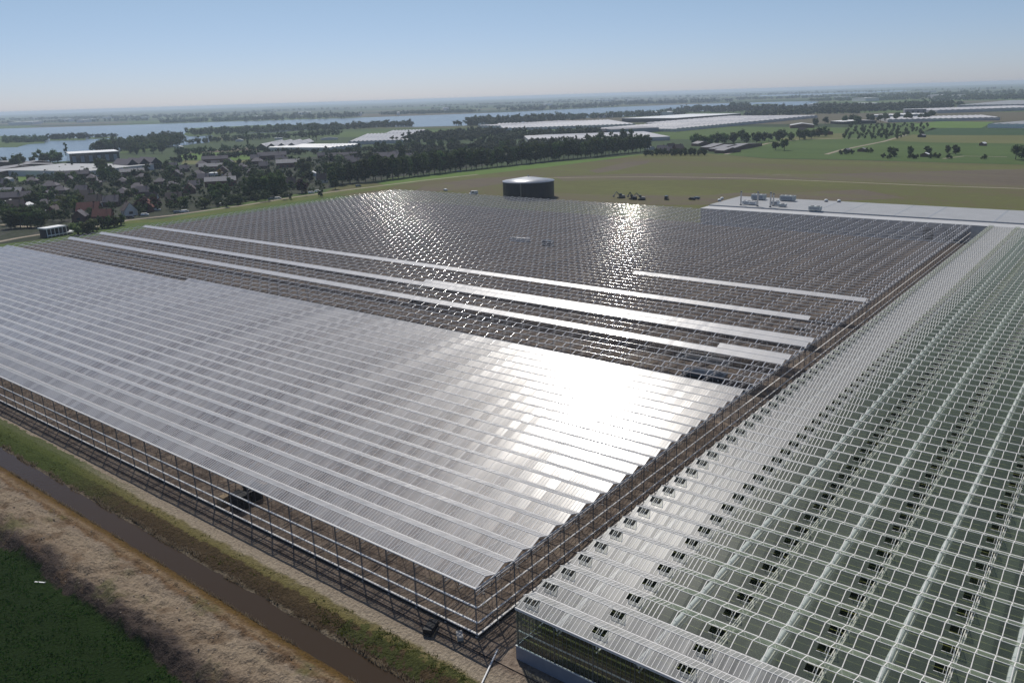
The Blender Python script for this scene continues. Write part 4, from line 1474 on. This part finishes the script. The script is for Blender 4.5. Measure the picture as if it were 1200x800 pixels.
# the trees that show largest are things of their own; the smallest and farthest are one mass
HEIGHT = {id(r_): max(v_.co.z for v_ in r_.children[0].data.vertices) for v2 in T.values() for r_ in v2}
PLANTS.sort(key=lambda p: (p[4] is not None, -(HEIGHT[id(p[0])] * p[5][2]) / math.hypot(p[1][0], p[1][1])))
for p in PLANTS[:285]:
    dup(*p[:5], p[5])
mb = MB()
mats_ = []
for src, loc_, rz_, lab_, grp_, sc_ in PLANTS[285:]:
    mx_ = Matrix.Translation(loc_) @ Matrix.Rotation(rz_, 4, 'Z') @ Matrix.Diagonal((*sc_, 1))
    for ch in src.children:
        me = ch.data
        if me.materials[0] not in mats_:
            mats_.append(me.materials[0])
        mb.add([tuple(mx_ @ v_.co) for v_ in me.vertices], [tuple(q.vertices) for q in me.polygons], mats_.index(me.materials[0]))
tag(mb.build('far_trees', mats_), 'small far trees scattered and in belts beyond the village and fields', 'trees', kind='stuff')
for v_ in T.values():
    for r_ in v_:
        discard(r_)


# hedges, shrubs and small trees that fill the gardens
g = random.Random(21)
mb = MB()
n_ = 0
while n_ < 600:
    px = g.uniform(-10, 470)
    py = g.uniform(190, 262)
    if py < 199 - .03 * px + 2 or py > 262 - .098 * (px - 100) - 3 or py > 266 or (px > 380 and py > 216 - .125 * (px - 400)) or (abs(px - 152) < 13 and py > 240):
        continue
    x_, y_, _ = at(px, py)
    hh, rr = g.uniform(3, 10), g.uniform(1.8, 4.6)
    crown(mb, x_, y_, .1, hh, rr, 6, 9, rr * .24, g)
    n_ += 1
tag(mb.build('garden_shrubs', M['leafdark']), 'dark hedges and shrubs filling the village gardens', 'shrubs', kind='stuff')


def woods(name, label, pts, width, n, h, r, mat, seed, small=False):
    """a distant wood that reads as one mass"""
    g = random.Random(seed)
    m_ = MB()
    gp = [Vector(at(*p)) for p in pts]
    Ls = [(b - a).length for a, b in zip(gp, gp[1:])]
    T_ = sum(Ls)
    for i in range(n):
        s_ = g.random() * T_
        k_ = 0
        while s_ > Ls[k_]:
            s_ -= Ls[k_]
            k_ += 1
        a, b = gp[k_], gp[k_ + 1]
        d_ = (b - a).normalized()
        w_ = g.uniform(-.5, .5) * width
        p = a + d_ * s_ + Vector((-d_.y, d_.x, 0)) * w_
        hh, rr = h * g.uniform(.65, 1.15), r * g.uniform(.7, 1.2)
        crown(m_, p.x, p.y, hh * .06, hh, rr, 5 if small else 8, 5 if small else 9, rr * .22, g)
        m_.tube((p.x, p.y, 0), (p.x, p.y, hh * .4), rr * .08, 5)
    o_ = m_.build(name, mat)
    return tag(o_, label, 'wood', kind='stuff')


woods('island_wood', 'wooded island at the far left of the lake', [(-50, 168), (30, 167)], 100, 60, 16, 9, M['leafmid'], 1)
woods('island_wood', 'thin wooded spit left in the lake', [(30, 167), (53, 166)], 40, 26, 14, 7, M['leafmid'], 2)
woods('island_wood', 'long narrow wooded island in the lake', [(59, 163.7), (101, 162.7)], 25, 36, 15, 8, M['leafdark'], 3)
woods('island_wood', 'small low wooded island in the lake', [(106, 162.2), (137, 160.6)], 20, 18, 11, 7, M['leafdark'], 4)
woods('shore_wood', 'dense rounded wood on the lake headland', [(140, 177.5), (165, 174), (184, 171)], 110, 90, 22, 9, M['leafmid'], 5)
woods('shore_wood', 'low wood running along the lake bay', [(180, 164), (210, 161.5)], 60, 36, 16, 8, M['leafmid'], 6)
woods('shore_wood', 'long mixed wood on the far peninsula', [(222, 158.5), (300, 155), (400, 151)], 170, 190, 17, 9, M['leafmid'], 7)
woods('shore_wood', 'mixed tree belt behind the lakeside meadow', [(205, 181), (300, 176)], 40, 34, 10, 6, M['leafdark'], 8)
woods('shore_wood', 'tree belt along the shore left of the pinkish greenhouses', [(385, 152), (485, 147.5)], 90, 90, 17, 9, M['leafmid'], 9)
woods('shore_wood', 'big dark wood jutting into the lake behind greenhouses', [(560, 147.5), (600, 144), (655, 141.5)], 160, 120, 22, 11, M['leafdark'], 10)
woods('shore_wood', 'low dark wood strip along the lake to the right', [(650, 141), (720, 137.5), (790, 134)], 110, 120, 16, 10, M['leafdark'], 11)
woods('far_wood', 'dark wood belt in front of the far lake arm', [(800, 131), (860, 131), (920, 130), (1000, 128)], 160, 160, 20, 12, M['leafdark'], 12)
woods('far_wood', 'dark wood hump between the lake arms', [(858, 127.5), (876, 127)], 60, 26, 26, 13, M['leafdark'], 13)
woods('far_wood', 'dark wood behind the white office block', [(990, 131), (1050, 128.5), (1100, 126)], 200, 150, 20, 12, M['leafdark'], 14)
woods('far_wood', 'bluish wood on the plain at the upper right', [(1050, 118), (1120, 112.5), (1230, 108)], 600, 170, 24, 18, M['leafdark'], 15, True)
woods('far_wood', 'dark tree belt above the left greenhouses by the avenue', [(575, 165), (640, 160), (700, 158)], 60, 70, 14, 8, M['leafdark'], 16)
woods('far_wood', 'tree belt beyond the widest greenhouse', [(880, 137), (960, 133), (1010, 133)], 80, 70, 16, 10, M['leafdark'], 17)
woods('belt_wood', 'dense dark wood between the avenue and the pale greenhouses', [(400, 190), (480, 181), (560, 174), (640, 171), (720, 166)], 110, 190, 10, 6, M['leafdark'], 60)
woods('belt_wood', 'dark wood right of the pinkish greenhouses', [(500, 167), (540, 160), (590, 157)], 150, 120, 14, 8, M['leafdark'], 61)
woods('belt_wood', 'tree belt in front of the pinkish greenhouses', [(385, 183), (440, 177), (490, 173)], 40, 50, 8, 5, M['leafdark'], 62)
woods('belt_wood', 'trees around the sawtooth greenhouse and meadow', [(200, 190), (290, 183), (330, 181), (385, 180)], 30, 60, 9, 5, M['leafdark'], 63)
woods('belt_wood', 'tree belt behind the sawtooth greenhouse', [(225, 168), (300, 163.5), (400, 158)], 60, 70, 12, 7, M['leafdark'], 64)
far = [((-60, 146), (200, 140.5)), ((100, 139.5), (420, 134.5)), ((300, 141), (420, 137.6)), ((450, 134.3), (560, 131.2)), ((520, 128), (800, 121)), ((700, 123.5), (860, 119.4)), ((560, 123), (840, 115.5)), ((860, 117), (1060, 112)), ((880, 112), (1180, 104.5)), ((0, 141), (330, 132)),
       ((300, 131), (640, 121)), ((640, 119.5), (960, 109)), ((960, 118), (1060, 117)), ((1100, 117.5), (1230, 115)), ((-60, 143), (120, 138.5)), ((200, 143.5), (300, 140.6)), ((600, 130), (700, 125.5))]
for i, (a, b) in enumerate(far):
    woods('far_wood', 'hazy line of trees on the plain beyond the lake', [a, b], 260 + 60 * (i % 3), 110, 15 + 4 * (i % 3), 14 + 3 * (i % 2), M['leafdark'], 40 + i, True)['group'] = 'hazy tree lines on the far plain'


# ------------------------------------------------------------------ vehicles and site gear
def wheelset(r_, xs_, w, rad):
    for xx_ in xs_:
        for sy in (-1, 1):
            m_ = MB()
            m_.tube((xx_, sy * w - sy * .13, rad), (xx_, sy * w + sy * .13, rad), rad, 14)
            m_.tube((xx_, sy * w + sy * .12, rad), (xx_, sy * w + sy * .16, rad), rad * .55, 10, 1)
            m_.build('wheel', [M['dark'], M['alu']], r_)


def van(name, label, cat, loc, rz, L, Wd, Hh, paint, group=None):
    r_ = thing(name, label, cat, loc, rz, group)
    m_ = MB()
    prof_ = [(-L / 2, .45), (L / 2, .45), (L / 2, 1.1), (L / 2 - L * .12, 1.25), (L / 2 - L * .24, Hh), (-L / 2 + .15, Hh), (-L / 2, Hh * .6)]
    n2_ = len(prof_)
    vs_ = [(a, s_ * Wd / 2 * (0.92 if b > 1.3 else 1), b) for s_ in (-1, 1) for a, b in prof_]
    m_.add(vs_, [tuple(range(n2_)), tuple(range(2 * n2_ - 1, n2_ - 1, -1))] + [(i, n2_ + i, n2_ + (i + 1) % n2_, (i + 1) % n2_) for i in range(n2_)])
    m_.build('body', paint, r_)
    m_ = MB()
    m_.quad((L / 2 - L * .125, -Wd * .42, 1.3), (L / 2 - L * .125, Wd * .42, 1.3), (L / 2 - L * .228, Wd * .4, Hh - .1), (L / 2 - L * .228, -Wd * .4, Hh - .1))
    for v_ in range(4):
        m_.v[v_] = (m_.v[v_][0] + .03, m_.v[v_][1], m_.v[v_][2] + .02)
    m_.build('windscreen', M['darkglass'], r_)
    for sy in (-1, 1):
        m_ = MB()
        m_.box(L * .02, L * .24, sy * Wd * .485 - .02, sy * Wd * .485 + .02, Hh * .58, Hh * .86)
        m_.build('side_window', M['darkglass'], r_)
        m_ = MB()
        m_.box(L / 2 - .02, L / 2 + .03, sy * Wd * .36 - .14, sy * Wd * .36 + .14, .75, .95)
        m_.build('headlight', M['white'], r_)
    wheelset(r_, (-L * .3, L * .32), Wd / 2 - .08, .34)
    return r_


def excavator(label, loc, rz, paint):
    r_ = thing('excavator', label, 'excavator', loc, rz)
    for sy in (-1, 1):
        m_ = MB()
        m_.box(-2, 2, sy * 1.2 - .3, sy * 1.2 + .3, .1, .8)
        m_.tube((-2, sy * 1.2 - .3, .45), (-2, sy * 1.2 + .3, .45), .42, 10)
        m_.tube((2, sy * 1.2 - .3, .45), (2, sy * 1.2 + .3, .45), .42, 10)
        m_.build('track', M['dark'], r_)
    m_ = MB()
    m_.box(-2.2, 1.2, -1.3, 1.3, .9, 2.1)
    m_.build('body', paint, r_)
    m_ = MB()
    m_.box(.1, 1.6, .2, 1.2, 2.1, 3.3)
    m_.build('cab', M['darkglass'], r_)
    m_ = MB()
    m_.bar((1.1, -.3, 2.0), (3.6, -.3, 4.6), .4, .5)
    m_.bar((3.6, -.3, 4.6), (5.6, -.3, 2.2), .35, .4)
    m_.build('boom', paint, r_)
    m_ = MB()
    m_.box(5.2, 6.1, -.9, .3, 1.2, 2.2)
    m_.build('bucket', M['steel'], r_)
    return r_


van('parked_car', 'dark car parked at the end of the packing hall', 'car', at(811, 234.5), R(80), 4.6, 1.8, 1.7, M['cardark'])
van('delivery_van', 'dark van parked beside the excavators behind the frame', 'van', at(781, 234), R(20), 6.2, 2.1, 2.6, M['cardark'])
van('parked_car', 'dark car parked left of the packing hall, second one', 'car', at(816, 233.6), R(84), 4.6, 1.8, 1.6, M['carblue'])
excavator('dark excavator with raised boom behind the greenhouse frame', at(728, 232.3), R(150), M['steel'])
excavator('dark excavator in the middle of the heap behind the frame', at(742, 234), R(70), M['cardark'])
excavator('third dark excavator beside the spoil heap behind the frame', at(752, 234.5), R(110), M['steel'])
van('parked_car', 'white car at the far left end behind the frame', 'car', at(522, 223.8), R(60), 4.8, 1.9, 1.7, M['white'])
van('delivery_van', 'white delivery van left of the dark tank', 'van', at(555, 228), R(150), 6.5, 2.1, 2.7, M['white'])
for i, (px, py, m_, lab) in enumerate([(153, 256, 'cardark', 'dark car parked in front of the white-gabled house'), (318, 234.5, 'carblue', 'blue-grey car parked under the tall tree clump'), (326, 233.6, 'white', 'white car parked under the tall tree clump'), (338, 231, 'cardark', 'black car parked left of the copper tree'),
                                   (365, 227, 'white', 'white car parked right of the copper tree'), (372, 225.5, 'white', 'white car second right of the copper tree'), (420, 219, 'carblue', 'blue-grey van parked at the start of the avenue'), (208, 250, 'carblue', 'pale blue car parked by the round bush'),
                                   (217, 249, 'white', 'white car parked below the pale round bush'), (258, 241, 'white', 'white car parked by the garden hedge'), (272, 238, 'white', 'white car left of the round green bush'), (184, 247, 'white', 'white car beside the dark red tree'), (538, 202, 'carblue', 'grey car parked along the avenue'), (762, 181, 'white', 'white car at the far end of the avenue'), (170, 253, 'white', 'white car on the road right of the white gable')]):
    van('parked_car', lab, 'car', at(px, py), BASE + R(rng.uniform(-15, 15)), 4.8, 1.9, 1.8, M[m_])

# scissor lifts and trolleys working inside the frame
def lift(name, label, cat, loc, rz, L, Wd, paint, z):
    r_ = thing(name, label, cat, loc, rz)
    m_ = MB()
    m_.box(-L / 2, L / 2, -Wd / 2, Wd / 2, z, z + .18)
    m_.build('platform', M['dark'], r_)
    m_ = MB()
    for zz in (.55, 1.1):
        for s_ in (-1, 1):
            m_.tube((-L / 2, s_ * Wd / 2, z + zz), (L / 2, s_ * Wd / 2, z + zz), .06, 6)
            m_.tube((s_ * L / 2, -Wd / 2, z + zz), (s_ * L / 2, Wd / 2, z + zz), .06, 6)
    for i in range(6):
        for s_ in (-1, 1):
            m_.tube((-L / 2 + L * i / 5, s_ * Wd / 2, z + .18), (-L / 2 + L * i / 5, s_ * Wd / 2, z + 1.1), .05, 6)
    m_.build('railing', M['bar'], r_)
    m_ = MB()
    m_.box(-L * .4, L * .4, -Wd * .35, Wd * .35, .5, 1.2)
    m_.build('chassis', paint, r_)
    m_ = MB()
    for s_ in (-1, 1):
        m_.bar((-L * .35, s_ * .5, 1.2), (L * .3, s_ * .5, z), .12, .12)
        m_.bar((L * .35, s_ * .5, 1.2), (-L * .3, s_ * .5, z), .12, .12)
    m_.build('scissor_arm', M['steel'], r_)
    wheelset(r_, (-L * .32, L * .32), Wd * .36, .45)
    return r_


lift('glazing_platform', 'dark glazing platform with pale railing standing beside the glazed roof edge', 'platform', at(826, 435, 1.5)[:2] + (0,), R(96), 13, 6, M['carblue'], 4.6)
lift('scissor_lift', 'teal work platform between two glazed strips of the open frame', 'scissor lift', at(490, 353)[:2] + (0,), R(100), 8, 3.5, M['teal'], 4.6)
lift('scissor_lift', 'small lift with white panel beside the end of the double strip', 'scissor lift', at(938, 402)[:2] + (0,), R(95), 4, 2, M['white'], 4.0)


def stack(label, loc, rz, n, L, Wd, mat):
    r_ = thing('material_stack', label, 'stack', loc, rz)
    m_ = MB()
    for i in range(3):
        m_.box(-L / 2, L / 2, -Wd / 2 + i * Wd * .42, -Wd / 2 + i * Wd * .42 + .15, 0, .15)
    m_.build('pallet', M['wood'], r_)
    m_ = MB()
    g = random.Random(n)
    for i in range(n):
        o_ = g.uniform(-.1, .1)
        m_.box(-L / 2 + o_, L / 2 + o_, -Wd / 2 + .1, Wd / 2 - .1, .15 + i * .3, .15 + i * .3 + .27)
    m_.build('load', mat, r_)
    return r_


stack('dark tall stack of crated glass just inside the side wall, nearest one', (70.2, 118.6, 0), R(4), 9, 2.2, 3.2, M['dark'])
stack('dark tall stack of crated glass behind the nearest one', (73.6, 119.6, 0), R(-3), 9, 2.2, 3.0, M['dark'])
stack('pale timber stack beside the crated glass', (69.2, 122.2, 0), R(8), 5, 2.0, 1.6, M['wood'])
stack('low timber stack beyond the crated glass', (76.4, 121.0, 0), R(14), 4, 2.0, 1.8, M['wood'])
stack('white wrapped bundle lying deep in the open frame', at(609, 283)[:2] + (0,), R(100), 6, 11, 1.6, M['white'])
stack('dark covered stack beside the white bundle in the frame', at(642, 288)[:2] + (0,), R(90), 8, 5, 3, M['carblue'])
stack('dark heap of fittings on the ground by the frame corner', (64.9, 67.2, 0), R(20), 3, 2.4, 1.5, M['dark'])
stack('pale small pile of offcuts beside the frame corner', (65.9, 62.9, 0), R(50), 2, 1.5, 1.0, M['concrete'])

mb = MB()
o = thing('drain_pipe', 'long white drain pipe lying on the ground by the plinth', 'pipe', (61.0, 55.0, .12), math.atan2(2.2, 5.6))
mb.tube((0, 0, 0), (6.2, 0, .1), .11, 10)
mb.build('pipe', M['white'], o)
mb = MB()
mb.tube((6.1, 0, .1), (6.4, 0, .1), .15, 10)
mb.build('socket', M['offwhite'], o)
wt = thing('white_container', 'white round-topped tank at the far end of the gap between greenhouses', 'tank', at(1143, 272)[:2] + (0,), 0)
mb = MB()
mb.lathe([(3.6, 0), (3.6, 4.6)], 24)
mb.build('shell', M['dark'], wt)
mb = MB()
mb.lathe([(3.8, 4.6), (3.5, 5.6), (2.2, 6.4), (0, 6.8)], 24)
mb.build('lid', M['white'], wt)

# reeds and weeds along the ditch, and a few bushes of grass on the banks
mb = MB()
g = random.Random(3)
for i in range(5200):
    yv = g.uniform(50, 215)
    side = g.random()
    if side < .5:
        xv = 56.7 + abs(g.gauss(0, .3)) + .3 * math.sin(yv * .35)
    else:
        xv = 52.75 - abs(g.gauss(0, .2))
    if mn.noise((xv * .2, yv * .25, 9)) < -.12:
        continue
    h_ = g.uniform(.25, .75)
    a_ = g.uniform(0, 6.28)
    dx, dy = math.cos(a_) * .09, math.sin(a_) * .09
    z = prof(xv)
    lx, ly = g.uniform(-.2, .2), g.uniform(-.2, .2)
    mb.add([(xv - dx, yv - dy, z - .05), (xv + dx, yv + dy, z - .05), (xv + lx, yv + ly, z + h_)], [(0, 1, 2)])
reed = leaf('dry reed', (0.30, 0.25, 0.16), (0.42, 0.36, 0.24))
tag(mb.build('reeds', [reed]), 'pale dry reeds fringing both edges of the ditch', 'reeds', kind='stuff')
mb = MB()
for i in range(1500):
    yv = g.uniform(54, 84) if i < 900 else g.uniform(84, 210)
    xv = g.uniform(57.4, 61.6)
    if mn.noise((xv * .35, yv * .3, 2)) < .05:
        continue
    z = prof(xv)
    for k in range(3):
        h_ = g.uniform(.1, .3)
        a_ = g.uniform(0, 6.28)
        dx, dy = math.cos(a_) * .1, math.sin(a_) * .1
        px_, py_ = xv + g.uniform(-.25, .25), yv + g.uniform(-.25, .25)
        mb.add([(px_ - dx, py_ - dy, z - .05), (px_ + dx, py_ + dy, z - .05), (px_ + g.uniform(-.2, .2), py_ + g.uniform(-.2, .2), z + h_)], [(0, 1, 2)])
tag(mb.build('bank_weeds', [M['leafyellow']]), 'rough green weeds growing along the ditch bank', 'weeds', kind='stuff')
mb = MB()
for i in range(420):
    yv = g.uniform(60, 215)
    xv = g.uniform(40.2, 50.5)
    if mn.noise((xv * .25, yv * .2, 5)) < .0:
        continue
    s_ = g.uniform(.06, .17)
    z = prof(xv) + .1
    a_ = [Vector(p) * s_ * g.uniform(.7, 1.2) for p in ICO[0]]
    mb.add([(xv + p.x, yv + p.y, z + p.z * .7) for p in a_], ICO[1])
tag(mb.build('soil_clods', [plain('dry soil clod', (0.22, 0.18, 0.145), 0.95)]), 'crumbled soil clods scattered over the spoil bank', 'clods', kind='stuff')
# grass standing in the dark field
mb = MB()
for i in range(9000):
    xv, yv = g.uniform(22, 39.6), g.uniform(80, 175)
    if mn.noise((xv * .3, yv * .3, 14)) < -.15:
        continue
    h_ = g.uniform(.15, .42)
    a_ = g.uniform(0, 6.28)
    dx, dy = math.cos(a_) * .13, math.sin(a_) * .13
    mb.add([(xv - dx, yv - dy, -.02), (xv + dx, yv + dy, -.02), (xv + g.uniform(-.2, .2), yv + g.uniform(-.2, .2), h_)], [(0, 1, 2)])
tag(mb.build('field_grass', [leaf('field grass blades', (0.013, 0.033, 0.005), (0.03, 0.062, 0.011))]), 'dark green grass of the field at the lower left', 'grass', kind='stuff')
pst = thing('field_marker', 'white marker board lying at the dark field edge', 'marker', (*at(47, 682)[:2], 0.0), R(118))
mb = MB()
mb.box(-.9, .9, -.1, .1, .02, .08)
mb.build('board', M['white'], pst)
mb = MB()
mb.box(-.95, -.85, -.12, .12, .02, .14)
mb.build('end_cap', M['offwhite'], pst)

mast = thing('radio_mast', 'thin lattice radio mast on the far hazy horizon', 'mast', at(769, 118.5))
mb = MB()
for k in range(3):
    a_ = k * 2.094
    mb.tube((2.4 * math.cos(a_), 2.4 * math.sin(a_), 0), (.4 * math.cos(a_), .4 * math.sin(a_), 62), .5, 5, 0, .3)
mb.build('legs', M['steel'], mast)
mb = MB()
for i in range(10):
    z = 3 + i * 6
    r_ = 2.4 - 2.0 * z / 62
    for k in range(3):
        a_, b_ = k * 2.094, (k + 1) * 2.094
        mb.tube((r_ * math.cos(a_), r_ * math.sin(a_), z), (r_ * math.cos(b_), r_ * math.sin(b_), z + 3), .2, 4)
mb.build('bracing', M['steel'], mast)
# ------------------------------------------------------------------ haze
vm_ = bpy.data.materials.new('summer haze')
vm_.use_nodes = True
nt = vm_.node_tree
nt.nodes.clear()
out = nt.nodes.new('ShaderNodeOutputMaterial')
pvn = nt.nodes.new('ShaderNodeVolumePrincipled')
pvn.inputs['Color'].default_value = (0.72, 0.84, 1.0, 1)
pvn.inputs['Density'].default_value = 0.000092
pvn.inputs['Anisotropy'].default_value = 0.25
nt.links.new(pvn.outputs[0], out.inputs['Volume'])
mb = MB()
mb.box(-27000, 27000, -27000, 27000, -3.0, 74.0)
tag(mb.build('haze', vm_), kind='stuff')

# ------------------------------------------------------------------ light
SUN = Vector((0.363, 0.496, 0.789)).normalized()
elev = math.asin(SUN.z)
w = bpy.data.worlds.new('World')
SC.world = w
w.use_nodes = True
wt_ = w.node_tree
bg = wt_.nodes['Background']
sky = wt_.nodes.new('ShaderNodeTexSky')
sky.sky_type = 'NISHITA'
sky.sun_disc = False
sky.sun_elevation = elev
sky.sun_rotation = math.atan2(SUN.x, SUN.y)
sky.altitude = 50
sky.air_density = 0.7
sky.dust_density = 0.3
sky.ozone_density = 1.5
# the sky is dulled a little towards the horizon, as in the photograph's milky air
tcw = wt_.nodes.new('ShaderNodeTexCoord')
sxw = wt_.nodes.new('ShaderNodeSeparateXYZ')
wt_.links.new(tcw.outputs['Generated'], sxw.inputs[0])
crw = wt_.nodes.new('ShaderNodeValToRGB')
crw.color_ramp.elements[0].position = 0.0
crw.color_ramp.elements[0].color = (0.71, 0.74, 0.97, 1)
crw.color_ramp.elements[1].position = 0.6
crw.color_ramp.elements[1].color = (1, 1, 1, 1)
e_ = crw.color_ramp.elements.new(0.12)
e_.color = (0.90, 0.90, 0.90, 1)
wt_.links.new(sxw.outputs['Z'], crw.inputs[0])
mxw = wt_.nodes.new('ShaderNodeMix')
mxw.data_type = 'RGBA'
mxw.blend_type = 'MULTIPLY'
mxw.inputs[0].default_value = 1.0
wt_.links.new(sky.outputs[0], mxw.inputs[6])
wt_.links.new(crw.outputs[0], mxw.inputs[7])
wt_.links.new(mxw.outputs[2], bg.inputs[0])
bg.inputs[1].default_value = 0.088
ld = bpy.data.lights.new('sun', 'SUN')
ld.energy = 3.55
ld.angle = R(0.53)
ld.color = (1.0, 0.95, 0.87)
lo = bpy.data.objects.new('sun', ld)
COL.objects.link(lo)
lo.rotation_euler = (-SUN).to_track_quat('-Z', 'Y').to_euler()

cd = bpy.data.cameras.new('camera')
cam = bpy.data.objects.new('camera', cd)
COL.objects.link(cam)
cd.sensor_width = 36
cd.lens = FPX / 1200 * 36
cd.clip_start = 0.5
cd.clip_end = 60000
right = Vector((AX[0][0], AX[1][0], AX[2][0]))
up = -Vector((AX[0][1], AX[1][1], AX[2][1]))
fwd = Vector((AX[0][2], AX[1][2], AX[2][2]))
mt = Matrix((right, up, -fwd)).transposed().to_4x4()
mt.translation = (0, 0, CAMH)
cam.matrix_world = mt
SC.camera = cam
vs_ = SC.view_settings
vs_.view_transform = 'Standard'
vs_.look = 'None'
vs_.exposure = 0.0
vs_.gamma = 1.0
SC.cycles.use_denoising = True
SC.cycles.transparent_max_bounces = 24
SC.cycles.max_bounces = 8
SC.cycles.diffuse_bounces = 3
SC.cycles.glossy_bounces = 4
SC.cycles.volume_bounces = 1
SC.cycles.sample_clamp_indirect = 6
